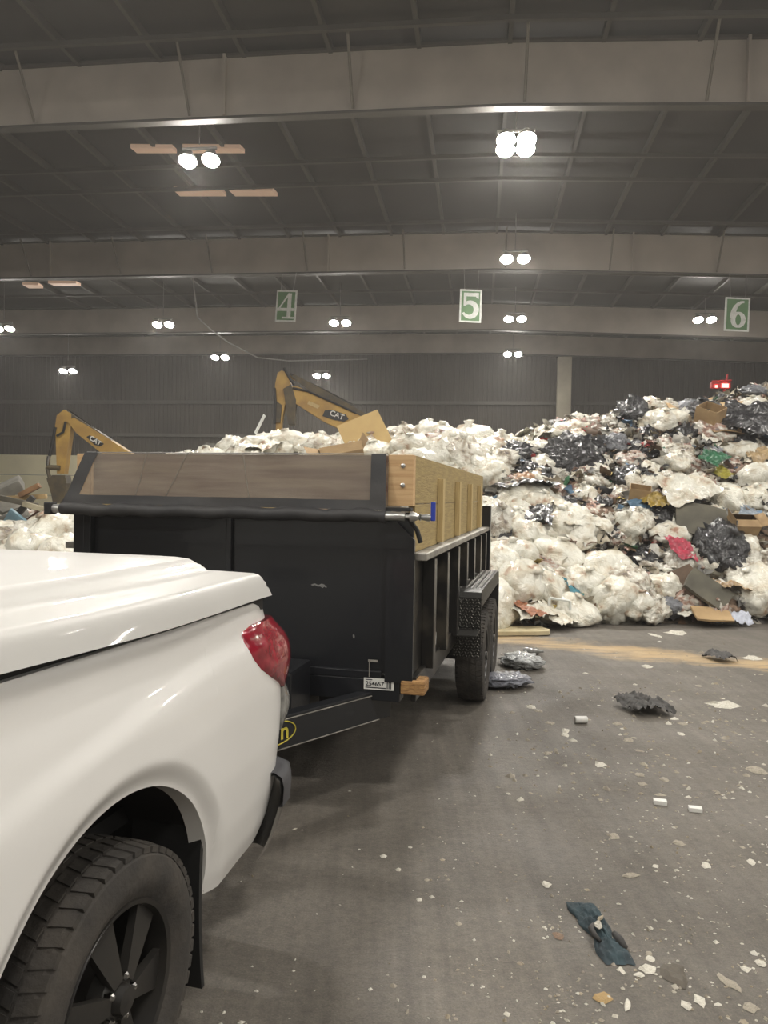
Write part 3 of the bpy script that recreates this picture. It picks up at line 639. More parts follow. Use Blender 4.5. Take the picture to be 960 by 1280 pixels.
# mesh tarp hung over the front plank with dark bands and rolled lower edge
def tarp_pt(u, v):
    top = -TW + 0.095 + u * (TW - 0.25); bot = -TW - 0.02 + u * (TW - 0.12)
    x = top + (bot - top) * v
    return (x, -0.045 - 0.065 * v - 0.010 * noise.noise((x * 4, v * 3, 0)) - 0.004, 1.986 - v * 0.315 + 0.004 * noise.noise((x * 6, 0, 3)))
tp = MB().grid(lambda u, v: tarp_pt(0.035 + u * 0.925, v * 0.9), 80, 10).build('tarp', m_tarp, tr, smooth='all')
MB().grid(lambda u, v: Vector(tarp_pt(u * 0.045, v)) + Vector((0, -0.004, 0)), 3, 10).build('tarp_band', m_band, tp, smooth='all')
MB().grid(lambda u, v: Vector(tarp_pt(0.955 + u * 0.045, v)) + Vector((0, -0.004, 0)), 3, 10).build('tarp_band', m_band, tp, smooth='all')
MB().grid(lambda u, v: Vector(tarp_pt(u, 0.83 + 0.17 * v)) + Vector((0, -0.006, 0)), 80, 4).build('tarp_band', m_band, tp, smooth='all')
MB().grid(lambda u, v: Vector(tarp_pt(u, 0)) + Vector((0, 0.06 * v, 0.004 * math.sin(math.pi * v))), 60, 3).build('tarp_top', m_band, tp, smooth='all')
for (u0, u1) in ((0.22, 0.235), (0.545, 0.60), (0.36, 0.33)):   # creases
    MB().tube([Vector(tarp_pt(u0 + (u1 - u0) * i / 8, i / 9)) + Vector((0, -0.001, 0)) for i in range(9)], [0.003 + 0.003 * math.sin(i) ** 2 for i in range(9)], 6).build('tarp_crease', m_tarp, tp, smooth='all')
roll_pts = [(-TW - 0.02 + i / 40 * (TW - 0.12), -0.115 - 0.004 * math.sin(i * 1.7), 1.636 + 0.004 * math.sin(i * 0.9)) for i in range(41)]
def rollr(i): return 0.04 + 0.009 * noise.noise((i * 0.55, 1, 2)) - 0.004 * (i % 3 == 0)
MB().tube(roll_pts, [rollr(i) for i in range(41)], 14).build('tarp_roll', m_band, tp, smooth='all')
ax = MB().tube([(-0.15, -0.115, 1.636), (-0.03, -0.115, 1.636)], 0.026, 14).build('roller_end', m_zinc, tr, smooth=40)
MB().tube([(-0.03, -0.115, 1.636), (0.0, -0.115, 1.636), (0.0, -0.115, 1.636), (0.015, -0.115, 1.636), (0.05, -0.12, 1.635), (0.06, -0.12, 1.635)], [0.012, 0.012, 0.03, 0.03, 0.014, 0.022], 12).build('crank_joint', m_zinc, ax, smooth=40)
MB().tube([(0.06, -0.12, 1.635), (0.10, -0.11, 1.632), (0.115, -0.11, 1.63)], [0.014, 0.02, 0.018], 12).build('crank_end', m_zinc, ax, smooth=40)
MB().box((0.115, -0.125, 1.615), (0.14, -0.1, 1.72), 0.005).build('blue_grip', mat('blue_plastic', (0.03, 0.06, 0.42), 0.45), ax)
MB().tube([(-0.02, -0.08, 1.63), (0.03, -0.06, 1.56), (0.05, -0.05, 1.49)], 0.014, 8).build('black_lever', m_black, ax, smooth=40)
MB().box((-0.15, -0.10, 1.665), (0.0, -0.03, 1.685), 0.004).build('roller_bracket', m_black, ax)
MB().tube([(-TW - 0.08, -0.115, 1.636), (-TW - 0.02, -0.115, 1.636)], 0.027, 14).build('roller_end', m_zinc, tr, smooth=40)
MB().box((-TW - 0.125, -0.15, 1.60), (-TW - 0.078, -0.08, 1.675), 0.008).build('roller_cap', m_black, tr)
# frame, tongue, sticker
MB().box((-TW + 0.15, -0.02, 0.575), (-0.06, 0.1, 0.70), 0.006).build('front_crossmember', m_tblack, tr)
st_ = MB().box((-0.27, -0.024, 0.640), (-0.095, -0.0215, 0.705)).build('registration_sticker', m_sticker, tr)
tm = text_mesh('254657', 0.036, 0.0006, m_ink, 0.0006); o = inst('sticker_number', tm, st_, (-0.205, -0.0245, 0.672), (R(90), 0, 0))
MB().box((-0.26, -0.0246, 0.648), (-0.14, -0.0241, 0.654)).build('sticker_line', m_ink, st_)
MB().box((-0.26, -0.0246, 0.693), (-0.22, -0.0241, 0.698)).build('sticker_line', m_ink, st_)
for j in range(3): MB().box((-0.135 + 0.010 * j, -0.0246, 0.648), (-0.129 + 0.010 * j, -0.0241, 0.698)).build('sticker_bar', m_ink, st_)
MB().box((-0.055, -0.035, 0.625), (0.085, 0.12, 0.705), 0.012).build('corner_block', m_rust, tr, label='orange brown wooden block under the front corner')
for s in (-1, 1):
    xm = -TW / 2 + s * 0.9; 
    mb = MB(); d_ = Vector((-TW / 2 + s * 0.06, -1.35, 0)) - Vector((xm, 0.15, 0)); L_ = d_.length; ang_ = math.atan2(d_.y, d_.x)
    mtx = Matrix.Translation((xm, 0.15, 0)) @ Matrix.Rotation(ang_, 4, 'Z')
    arm = mb.box((0, -0.04, 0.45), (L_, 0.04, 0.62), 0.006, mtx).build('tongue_beam', m_tblack, tr)
    if s == 1:
        e0 = Vector((xm, 0.15, 0)) + d_ * 0.1; side = Vector((-d_.y, d_.x, 0)).normalized()
        if side.y > 0: side = -side
        if side.x < 0: side = side
        sd = Vector((-d_.y, d_.x, 0)).normalized()
        sd = sd if sd.x > 0 else -sd
        for zz in (0.452, 0.60):
            p0 = Vector((xm, 0.15, 0)) + sd * 0.041; MB().tube([p0 + d_ * 0.06 + Vector((0, 0, zz)), p0 + d_ * 0.95 + Vector((0, 0, zz))], 0.0035, 6).build('pinstripe', m_rail, arm)
        base = Vector((xm, 0.15, 0)) + d_ * 0.525 + sd * 0.043 + Vector((0, 0, 0.54)); du = -d_.normalized()
        el = [base + du * (0.15 * math.cos(2 * math.pi * i / 28)) + Vector((0, 0, 0.062 * math.sin(2 * math.pi * i / 28))) for i in range(29)]
        MB().tube(el, 0.0035, 6).build('oval_emblem', m_yellow_ink, arm, label='yellow oval emblem')
        tm = text_mesh('n', 0.12, 0.001, m_yellow_ink, 0.002); o = inst('emblem_letter', tm, arm, base + du * 0.075 + sd * 0.001 + Vector((0, 0, -0.0)))
        o.rotation_euler = Matrix((du, Vector((0, 0, 1)), sd)).transposed().to_euler()
MB().box((-TW / 2 - 0.11, -1.5, 0.47), (-TW / 2 + 0.11, -1.3, 0.6), 0.02).build('coupler', m_tblack, tr)
tb = MB().box((-TW / 2 - 0.5, -0.42, 0.52), (-TW / 2 + 0.5, -0.06, 0.80), 0.02).build('tool_box', m_tblack, tr)
MB().tube([(-TW / 2 + 0.2, -0.9, 0.1), (-TW / 2 + 0.2, -0.9, 0.62)], 0.035, 12).build('jack', m_tblack, tr, smooth=40)
for s in (-0.55, 0.55): MB().box((-TW / 2 + s - 0.05, 0.1, 0.42), (-TW / 2 + s + 0.05, TL, 0.60), 0.006).build('main_rail', m_tblack, tr)
# fenders of tread plate, wheels, axles
m_plate = bpy.data.materials.new('tread_plate'); m_plate.use_nodes = True
nt = m_plate.node_tree; n = nt.nodes; L = nt.links; b = n['Principled BSDF']; b.inputs['Metallic'].default_value = 0.3; b.inputs['Roughness'].default_value = 0.5
b.inputs['Base Color'].default_value = (0.028, 0.027, 0.024, 1)
FY0, FY1, FX = 1.83, 3.85, 0.225
def lug(c, du, dv, nrm): 
    return [c + du * 0.014, c + dv * 0.005, c - du * 0.014, c - dv * 0.005, c + nrm * 0.004]
for side in (1, -1):
    X0 = 0.0 if side == 1 else -TW
    f_ = MB()
    pf = [(FY0 + 0.02, 0.47), (FY0 + 0.0, 0.72), (FY0, 0.95), (FY0 + 0.03, 0.99), (FY0 + 0.08, 1.0), (FY1 - 0.18, 1.0), (FY1 - 0.06, 0.985), (FY1, 0.88), (FY1, 0.5)]
    vs = []
    for (y, z) in pf: vs += [(X0, y, z), (X0 + side * FX, y, z)]
    f_.add(vs, [(2 * i, 2 * i + 1, 2 * i + 3, 2 * i + 2) for i in range(len(pf) - 1)])
    vs = []                                       # outer skirt
    for (y, z) in pf[1:-1]: vs += [(X0 + side * FX, y, z), (X0 + side * FX, y, max(0.85, z - 0.13))]
    f_.add(vs, [(2 * i, 2 * i + 1, 2 * i + 3, 2 * i + 2) for i in range(len(pf) - 3)])
    fen = f_.build('fender', m_plate, tr)
    sol = fen.modifiers.new('solid', 'SOLIDIFY'); sol.thickness = 0.006
    if side == 1:
        lg = MB()
        for r_ in range(20):
            for q in range(9):
                yy0 = FY0 - 0.003; c = Vector((X0 + 0.015 + q * 0.0245 + (0.016 if r_ % 2 else 0), yy0, 0.485 + r_ * 0.0235))
                a_ = R(45 if (q + r_) % 2 else -45); du = Vector((math.cos(a_), 0, math.sin(a_))); dv = Vector((-math.sin(a_), 0, math.cos(a_)))
                lg.add(lug(c, du, dv, Vector((0, -1, 0))), [(0, 1, 4), (1, 2, 4), (2, 3, 4), (3, 0, 4)])
        for r_ in range(44):
            for q in range(9):
                c = Vector((X0 + 0.015 + q * 0.0245 + (0.016 if r_ % 2 else 0), FY0 + 0.2 + r_ * 0.036, 1.005))
                a_ = R(45 if (q + r_) % 2 else -45); du = Vector((math.cos(a_), math.sin(a_), 0)); dv = Vector((-math.sin(a_), math.cos(a_), 0))
                lg.add(lug(c, du, dv, Vector((0, 0, 1))), [(0, 1, 4), (1, 2, 4), (2, 3, 4), (3, 0, 4)])
        lg.build('plate_lugs', mat('worn_lugs', (0.13, 0.125, 0.11), 0.4, 0.5), fen, kind='stuff')
        MB().box((X0 - 0.06, FY0 - 0.30, 0.688), (X0 + 0.22, FY0, 0.70), 0.003).build('step', m_plate, tr)
    for yy in (FY0 + 0.53, FY0 + 1.40): 
        wx = X0 + side * 0.12
        w = empty('wheel', (wx, yy, 0.386)); w.parent = tr
        if side == -1: w.rotation_euler = (0, 0, math.pi)
        w.scale = (0.85, 0.99, 0.99)
        inst('tyre', WM[0], w); inst('tread', WM[1], w); inst('rim', WM[2], w)
        for k in range(6): inst('spoke', WM[3], w, rot=(2 * math.pi * k / 6, 0, 0))
        inst('hub', WM[4], w)
for yy in (FY0 + 0.53, FY0 + 1.40): MB().tube([(-TW - 0.2, yy, 0.39), (0.2, yy, 0.39)], 0.05, 10).build('axle', m_tblack, tr)
MB().box((0.032, 0.62, 0.78), (0.036, 0.70, 0.86)).build('side_sticker', m_sticker, tr)

# ------------------------------------------------------------------ the heap of rubbish
HXS = [-20, -12, -9.5, -7.7, -6.9, -6.3, -5.3, -4.2, -3.5, -2.9, -2.26, -1.3, -0.5, 0.65, 1.3, 1.94, 2.6, 3.55, 4.28, 5.5, 6.78, 7.75, 11, 16, 26, 34]
HZS = [0.8, 1.0, 1.1, 1.0, 0.9, 1.0, 1.35, 1.9, 2.25, 2.45, 2.55, 2.6, 2.75, 2.95, 2.85, 2.7, 2.7, 2.95, 3.12, 3.42, 3.6, 3.72, 3.9, 3.8, 3.2, 0.5]
def toe(x): return interp(x, [-20, -8, -5, 0, 1.7, 3.0, 6, 12, 30], [12.5, 11.6, 10.9, 10.3, 10.1, 10.75, 10.9, 10.4, 11])
def heap(x, y):
    t0 = toe(x) + 0.25 * noise.noise((x * 0.8, 3.1, 0)); hc = interp(x, HXS, HZS)
    yc = 15.4
    if y < t0: return 0.0
    if y < yc: t = (y - t0) / (yc - t0); g = 0.70 * t ** 0.75 + 0.30 * smooth01(t)
    elif y < 19: g = 1.0 - 0.04 * (y - yc)
    else: g = max(0.0, 0.85 * (1 - (y - 19) / 5.5))
    h = hc * g
    w = min(1, h / 0.5)
    h += w * (0.28 * noise.noise((x * 0.7, y * 0.7, 1.7)) + 0.14 * noise.noise((x * 1.9, y * 1.9, 5)))
    return max(0.0, h)
def heap_hit(px, py):
    d = ray(px, py); o = Vector((0, 0, CAM_H)); t = 8.5 / d.y
    while t < 25 / d.y:
        p = o + d * t
        if p.z <= heap(p.x, p.y) + 0.02: return p
        t += 0.04
    p = o + d * (15.2 / d.y); return Vector((p.x, p.y, heap(p.x, p.y)))
# rubbish colours for the mass
RUB = [('litter_white', (0.62, 0.6, 0.54)), ('litter_cream', (0.46, 0.41, 0.31)), ('litter_grey', (0.2, 0.195, 0.18)), ('litter_black', (0.025, 0.025, 0.027)),
       ('litter_brown', (0.2, 0.13, 0.075)), ('litter_blue', (0.14, 0.24, 0.36)), ('litter_red', (0.42, 0.05, 0.05)), ('litter_yellow', (0.5, 0.37, 0.08)), ('litter_green', (0.06, 0.2, 0.1)), ('litter_pink', (0.5, 0.33, 0.28))]
RM = [mat(a, c_, 0.55, 0, tuple(q * 0.55 for q in c_), 9, rand=0.0) for a, c_ in RUB]
m_mass = bpy.data.materials.new('packed_rubbish'); m_mass.use_nodes = True
nt = m_mass.node_tree; n = nt.nodes; L = nt.links; b = n['Principled BSDF']; b.inputs['Roughness'].default_value = 0.6
tc = n.new('ShaderNodeTexCoord')
vo = N('ShaderNodeTexVoronoi'); vo.inputs['Scale'].default_value = 5.5; vo.inputs['Randomness'].default_value = 1.0
dn = noise_node(3.0, 4, 0.6); va = N('ShaderNodeVectorMath', operation='MULTIPLY_ADD'); L.new(dn.outputs['Color'], va.inputs[0]); va.inputs[1].default_value = (0.5, 0.5, 0.5); L.new(tc.outputs['Object'], va.inputs[2]); L.new(va.outputs[0], vo.inputs['Vector'])
sp_ = N('ShaderNodeSeparateColor'); L.new(vo.outputs['Color'], sp_.inputs[0])
rp = ramp(sp_.outputs[0], [(0.0, (0.5, 0.47, 0.4)), (0.3, (0.2, 0.16, 0.11)), (0.45, (0.03, 0.03, 0.032)), (0.6, (0.3, 0.27, 0.21)), (0.72, (0.12, 0.11, 0.1)), (0.8, (0.22, 0.13, 0.07)), (0.9, (0.4, 0.39, 0.36))]); rp.color_ramp.interpolation = 'CONSTANT'
L.new(mixc(0.6, rp.outputs[0], ramp(noise_node(14, 6, 0.7).outputs['Fac'], [(0.35, (0.35, 0.33, 0.3)), (0.65, (1.1, 1.1, 1.1))]).outputs[0], 'MULTIPLY'), b.inputs['Base Color'])
bp = N('ShaderNodeBump'); bp.inputs['Strength'].default_value = 1.0; bp.inputs['Distance'].default_value = 0.08; L.new(noise_node(9, 6, 0.7).outputs['Fac'], bp.inputs['Height']); L.new(bp.outputs['Normal'], b.inputs['Normal'])
hm = MB(); GX0, GX1, GY0, GY1 = -19.5, 33.5, 9.7, 24.7; NX, NY = 330, 110
vs = []
for i in range(NX + 1):
    for j in range(NY + 1):
        x = GX0 + (GX1 - GX0) * i / NX; y = GY0 + (GY1 - GY0) * j / NY; z = heap(x, y)
        vs.append((x, y, (z - 0.08 + 0.13 * noise.noise((x * 4.2, y * 4.2, z * 4))) if z > 0.03 else -0.06))
hm.add(vs, [(i * (NY + 1) + j, (i + 1) * (NY + 1) + j, (i + 1) * (NY + 1) + j + 1, i * (NY + 1) + j + 1) for i in range(NX) for j in range(NY)])
hm.build('packed_rubbish', m_mass, kind='stuff', label='packed mixed rubbish filling the body of the heap', cat='rubbish', smooth=False, fix=False)

# ---- item shapes
def rn(a, b_): return a + (b_ - a) * rnd.random()
def bag_mesh(name, seed, m, tie=True, crease=0.13, sub=4, squash=0.72):
    bm = bmesh.new(); bmesh.ops.create_icosphere(bm, subdivisions=sub, radius=1.0)
    for v in bm.verts:
        d = v.co.normalized(); s = Vector((seed * 3.1, seed * 1.7, seed * 0.9))
        a = math.atan2(d.y, d.x); polar = math.acos(max(-1, min(1, d.z)))
        r = 0.9 + 0.30 * noise.noise(d * 1.0 + s) + 0.13 * noise.noise(d * 2.1 + s)
        wv = Vector((noise.noise(d * 2 + s), noise.noise(d * 2 + s * 2), noise.noise(d * 2 + s * 3))) * 0.45
        e = d + wv; e = Vector((e.x * 1.6, e.y * 1.6, e.z * 0.7))
        r += crease * 1.1 * abs(noise.noise(e * 2.0 + s * 2)) + crease * 0.5 * abs(noise.noise(e * 4.6 + s))
        rid = 1 - abs(noise.noise(e * 2.9 + s * 2)) * 3; r += crease * 0.75 * (max(0, rid) ** 3)
        rid = 1 - abs(noise.noise(e * 6.0 + s * 3)) * 3; r += crease * 0.35 * (max(0, rid) ** 2)
        top = smooth01(1 - polar / 1.25)
        r += top * crease * 1.3 * math.sin(a * 9 + 3 * noise.noise(d * 2 + s)) * math.sin(min(1, polar / 0.9) * math.pi) * 0.6
        q = d * r
        if tie:
            if polar < 0.5: 
                t = polar / 0.5; k = 0.10 + 0.9 * t ** 1.2
                q = Vector((q.x * k, q.y * k, q.z + 0.25 * (1 - t)))
                if polar < 0.17: q.x += d.x * 1.6 + 0.1 * math.cos(seed); q.y += d.y * 1.6 + 0.1 * math.sin(seed); q.z += 0.1 + 0.08 * math.sin(a * 5)
        q.z *= squash
        v.co = q
    me = bpy.data.meshes.new(name); bm.to_mesh(me); bm.free(); me.materials.append(m)
    me.polygons.foreach_set('use_smooth', [True] * len(me.polygons)); return me
def sheet_mesh(name, seed, m, nu=22, nv=16, lx=1.0, ly=0.7, amp=0.28):
    mb = MB(); s = Vector((seed * 5.3, seed * 2.2, seed))
    def f_(u, v):
        x = (u - 0.5) * 2 * lx * (1 + 0.25 * noise.noise((v * 2, seed, 0))); y = (v - 0.5) * 2 * ly * (1 + 0.3 * noise.noise((u * 2, 0, seed)))
        p = Vector((x * 1.6, y * 1.6, 0)) + s
        rid = 1 - 2 * abs(noise.noise(p * 1.5)); rid2 = 1 - 2 * abs(noise.noise(p * 3.7 + s))
        z = amp * (0.9 * noise.noise(p * 0.8) + 0.45 * rid ** 2 + 0.3 * rid2 ** 2 - 0.5 * (x * x + y * y) * 0.6)
        return (x + 0.12 * noise.noise(p * 3 + Vector((9, 0, 0))), y + 0.12 * noise.noise(p * 3 + Vector((0, 9, 0))), z)
    mb.grid(f_, nu, nv); me = mb.mesh(name, m, 'all', fix=False); return me
def box_mesh(name, seed, m, dims=(0.5, 0.36, 0.3), flaps=True):
    r = random.Random(seed); mb = MB(); a, b_, h = dims[0], dims[1], dims[2]; t = 0.012; j = lambda: r.uniform(-0.02, 0.02)
    mb.box((-a, -b_, 0), (a, b_, t)); mb.box((-a, -b_, 0), (-a + t, b_, h * 2)); mb.box((a - t, -b_, 0), (a, b_, h * 2)); mb.box((-a, -b_, 0), (a, -b_ + t, h * 2)); mb.box((-a, b_ - t, 0), (a, b_, h * 2))
    if flaps:
        for s in (-1, 1):
            q = r.uniform(0.1, 0.9); mb.prism([(-a, 0), (a, 0), (a * 0.97, b_ * 0.95), (-a * 0.97, b_ * 0.95)], t, lambda u, v, w, s=s, q=q: (u, s * (b_ - v * math.cos(q)), h * 2 + v * math.sin(q) + w))
            q = r.uniform(0.3, 1.4); mb.prism([(-b_, 0), (b_, 0), (b_ * 0.97, b_ * 0.95), (-b_ * 0.97, b_ * 0.95)], t, lambda u, v, w, s=s, q=q: (s * (a + v * math.cos(q)), u, h * 2 + v * math.sin(q) + w))
    mb.v = [(x + 0.03 * noise.noise((x * 3, y * 3, z * 3 + seed)), y + 0.03 * noise.noise((z * 3, x * 3, seed)), z) for (x, y, z) in mb.v]
    return mb.mesh(name, m)
def slab_mesh(name, seed, m, a=0.5, b_=0.35, t=0.02, bend=0.08):   # torn board or flattened carton
    r = random.Random(seed); C4 = [(-a, -b_), (a, -b_), (a, b_), (-a, b_)]; poly = []
    for i in range(4):
        p, q = C4[i], C4[(i + 1) % 4]; poly.append((p[0] * r.uniform(0.85, 1.02), p[1] * r.uniform(0.85, 1.02)))
        for f_ in (0.35, 0.7): j = r.uniform(0.93, 1.02); poly.append(((p[0] + (q[0] - p[0]) * f_) * j, (p[1] + (q[1] - p[1]) * f_) * j))
    mb = MB(); mb.prism(poly, t, lambda u, v, w: (u, v, w + bend * math.sin(u * 3 + seed) + bend * 0.6 * v)); return mb.mesh(name, m)
m_bagw = mat('white_bag_film', (0.7, 0.685, 0.6), 0.26, 0, (0.58, 0.53, 0.42), 1.6, lo=0.40, hi=0.54, third=(0.34, 0.2, 0.13), rand=0.12, detail=4, coat=0.4, crinkle=0.3)
m_bagc = mat('clear_bag_film', (0.66, 0.64, 0.56), 0.25, 0, (0.34, 0.29, 0.22), 2.2, lo=0.4, hi=0.56, third=(0.12, 0.1, 0.09), rand=0.3, detail=6, coat=0.4, crinkle=0.42)
m_bagm = mat('mixed_bag_film', (0.6, 0.57, 0.5), 0.35, 0, (0.38, 0.22, 0.16), 2.6, lo=0.42, hi=0.56, third=(0.1, 0.08, 0.075), rand=0.35, detail=6, coat=0.2, crinkle=0.42)
m_bagk = mat('black_bag_film', (0.016, 0.016, 0.018), 0.3, 0, (0.028, 0.028, 0.03), 3, rand=0.2, coat=0.3, crinkle=0.42)
m_bagg = mat('grey_bag_film', (0.26, 0.27, 0.29), 0.35, 0, (0.15, 0.155, 0.17), 3, rand=0.4, coat=0.2, crinkle=0.42)
m_card = mat('cardboard', (0.42, 0.29, 0.15), 0.85, 0, (0.33, 0.22, 0.11), 3, rand=0.25)
m_clothb = mat('brown_cloth', (0.23, 0.15, 0.1), 0.85, 0, (0.12, 0.085, 0.06), 4, rand=0.4)
m_tan = mat('dirty_tan_plastic', (0.4, 0.34, 0.24), 0.5, 0, (0.24, 0.2, 0.14), 4, rand=0.35, crinkle=0.42)
m_greyboard = mat('grey_board', (0.125, 0.115, 0.085), 0.8, 0, (0.075, 0.07, 0.055), 3)
m_wood = mat('scrap_wood', (0.33, 0.24, 0.14), 0.8, 0, (0.2, 0.14, 0.08), 5, stretch=(1, 8, 8), rand=0.35)
bagS = [bag_mesh('white_bag', 101 + i, m_bagw, i != 1, 0.075, squash=(0.8, 0.9, 0.7)[i]) for i in range(3)]
bagW = [bag_mesh('white_bag', 1 + i, m_bagw, i % 2 == 0, 0.105, squash=rn(0.62, 0.9)) for i in range(6)]
bagC = [bag_mesh('clear_bag', 11 + i, m_bagc, i % 2 == 0, 0.2, squash=rn(0.6, 0.85)) for i in range(5)]
bagM = [bag_mesh('stuffed_bag', 21 + i, m_bagm, i % 2 == 1, 0.2, squash=rn(0.55, 0.85)) for i in range(5)]
bagK = [bag_mesh('black_bag', 31 + i, m_bagk, i % 2 == 0, 0.3, squash=rn(0.5, 0.8)) for i in range(5)]
bagG = [bag_mesh('grey_bag', 41 + i, m_bagg, False, 0.26, squash=rn(0.5, 0.8)) for i in range(3)]
clothB = [bag_mesh('bundle', 51 + i, m_clothb, False, 0.3, 3, 0.5) for i in range(3)]
shW = [sheet_mesh('film', 1 + i, m_bagw) for i in range(4)]; shC = [sheet_mesh('film', 6 + i, m_bagc) for i in range(3)]
shK = [sheet_mesh('film', 10 + i, m_bagk) for i in range(4)]; shT = [sheet_mesh('film', 16 + i, m_tan) for i in range(3)]
bxs = [box_mesh('carton', 1, m_card), box_mesh('carton', 2, m_card, (0.45, 0.3, 0.2)), box_mesh('carton', 3, m_card, (0.34, 0.34, 0.34), False)]
slC = [slab_mesh('flat_carton', 1 + i, m_card) for i in range(4)]
plk = [MB().box((-0.8, -0.06, 0), (0.8, 0.06, 0.04), 0.003).mesh('plank', m_wood), MB().box((-0.5, -0.045, 0), (0.5, 0.045, 0.09), 0.004).mesh('plank', m_wood)]
def zone(x, y):
    if x < -4.6: return 'left'
    if x < 1.75: return 'over'
    return 'low' if y < 12.3 else ('mid' if y < 14.0 else 'top')
ZT = {'left': 'left of the black trailer', 'over': 'showing above the trailer planks', 'low': 'at the foot of the heap', 'mid': 'halfway up the heap', 'top': 'near the crest of the heap'}
KIND = {'white_bag': ('white plastic rubbish bag', 'rubbish bag'), 'clear_bag': ('crumpled clear rubbish bag', 'rubbish bag'), 'stuffed_bag': ('dirty stuffed plastic bag', 'rubbish bag'), 'black_bag': ('black plastic rubbish bag', 'rubbish bag'),
        'grey_bag': ('grey plastic bag', 'rubbish bag'), 'cloth_bundle': ('crumpled brown cloth bundle', 'cloth'), 'white_film': ('crumpled white plastic sheet', 'plastic sheet'), 'clear_film': ('crumpled grubby clear plastic sheet', 'plastic sheet'), 'black_film': ('torn black plastic sheet', 'plastic sheet'),
        'tan_film': ('dirty tan plastic sheet', 'plastic sheet'), 'carton': ('opened brown cardboard box', 'cardboard box'), 'flat_carton': ('flattened brown cardboard piece', 'cardboard'), 'plank': ('short scrap wood plank', 'plank')}
POOL = {'white_bag': bagW, 'clear_bag': bagC, 'stuffed_bag': bagM, 'black_bag': bagK, 'grey_bag': bagG, 'cloth_bundle': clothB, 'white_film': shW, 'clear_film': shC, 'black_film': shK, 'tan_film': shT, 'carton': bxs, 'flat_carton': slC, 'plank': plk}
CELL = {}
def put(kind, p, r, rot=None, sc=None, label=None, cat=None, lift=0.22, material=None, me=None):
    me = me or rnd.choice(POOL[kind])
    nrm = Vector((-(heap(p.x + 0.3, p.y) - heap(p.x - 0.3, p.y)) / 0.6, -(heap(p.x, p.y + 0.3) - heap(p.x, p.y - 0.3)) / 0.6, 1)).normalized()
    tiltv = Vector((0, 0, 1)).lerp(nrm, 0.75).normalized()
    q = tiltv.to_track_quat('Z', 'Y').to_matrix().to_4x4() @ Matrix.Rotation(rn(0, 6.28), 4, 'Z') @ Matrix.Rotation(rn(-0.35, 0.35), 4, 'X')
    if rot is not None: q = Matrix.Rotation(rot[2], 4, 'Z') @ Matrix.Rotation(rot[1], 4, 'Y') @ Matrix.Rotation(rot[0], 4, 'X')
    o = bpy.data.objects.new(kind, me); COL.objects.link(o)
    s = sc or (r * rn(0.85, 1.3), r * rn(0.8, 1.15), r * rn(0.8, 1.1))
    o.matrix_world = Matrix.Translation(Vector((p.x, p.y, p.z)) + nrm * (lift * r)) @ q @ Matrix.Diagonal((s[0], s[1], s[2], 1))
    if material:
        o.data = me.copy(); o.data.materials[0] = material
    kl, kc = KIND.get(kind, (None, None)); z = zone(p.x, p.y)
    if label: tag(o, label, cat or kc, 'marked pieces on the rubbish heap')
    else: tag(o, kl + ' ' + ZT[z], kc, kl + 's ' + ZT[z])
    return o
def shown(p):                                    # keep what the picture could show
    dpt = (p - Vector((0, 0, CAM_H))).dot(fwd); v = p - Vector((0, 0, CAM_H))
    px = 480 + FPX * v.dot(RT) / dpt; py = 640 - FPX * v.dot(UP) / dpt
    return px, py
# scatter: (zone mix)
MIX = {'over': [('white_bag', 42), ('clear_bag', 26), ('white_film', 16), ('clear_film', 6), ('carton', 2), ('tan_film', 3), ('stuffed_bag', 5)],
       'left': [('white_bag', 30), ('clear_bag', 12), ('stuffed_bag', 16), ('white_film', 10), ('cloth_bundle', 8), ('flat_carton', 8), ('plank', 10)],
       'white': [('white_bag', 46), ('clear_bag', 22), ('white_film', 22), ('stuffed_bag', 6), ('black_film', 4)],
       'mixed': [('stuffed_bag', 24), ('white_bag', 15), ('clear_bag', 18), ('black_bag', 9), ('grey_bag', 5), ('white_film', 11), ('clear_film', 12), ('black_film', 8), ('tan_film', 8), ('cloth_bundle', 7), ('flat_carton', 6), ('carton', 2), ('plank', 3)]}
count = 0; grid_used = {}; SCAT = []
for it in range(9000):
    if count > 900: break
    x = rn(-9.5, 9.3); y = rn(10.0, 16.6)
    z = heap(x, y)
    if z < 0.1: continue
    p = Vector((x, y, z)); px, py = shown(p)
    if not (-30 < px < 985): continue
    if px < 604 and px > 86 and py > 600: continue          # wholly behind the trailer
    if y > 15.9 and rnd.random() < 0.5: continue
    if px <= 86 and py > 700: continue
    zn = 'left' if x < -4.6 else ('over' if px < 600 else ('white' if px < 635 + 50 * rnd.random() or (px < 745 and py > 655 + rn(0, 15)) or (px < 800 and py > 722) else 'mixed'))
    ks, ws = zip(*MIX[zn]); kd = rnd.choices(ks, ws)[0]
    r = {'white_bag': rn(0.22, 0.42), 'clear_bag': rn(0.2, 0.38), 'stuffed_bag': rn(0.15, 0.32), 'black_bag': rn(0.22, 0.42), 'grey_bag': rn(0.18, 0.3), 'cloth_bundle': rn(0.15, 0.32), 'white_film': rn(0.18, 0.42), 'clear_film': rn(0.2, 0.4),
         'black_film': rn(0.2, 0.4), 'tan_film': rn(0.18, 0.36), 'carton': rn(0.5, 0.8), 'flat_carton': rn(0.4, 0.8), 'plank': rn(0.5, 0.9)}[kd]
    if zn == 'mixed': r *= 0.82
    cw = 0.29 if zn == 'mixed' else 0.36
    cell = (int(x / cw), int(y / cw), zn)
    if grid_used.get(cell, 0) >= 1: continue
    grid_used[cell] = grid_used.get(cell, 0) + 1
    SCAT.append((put(kd, p, r, lift=0.34 if 'film' not in kd else 0.5), px, py, r, kd)); count += 1

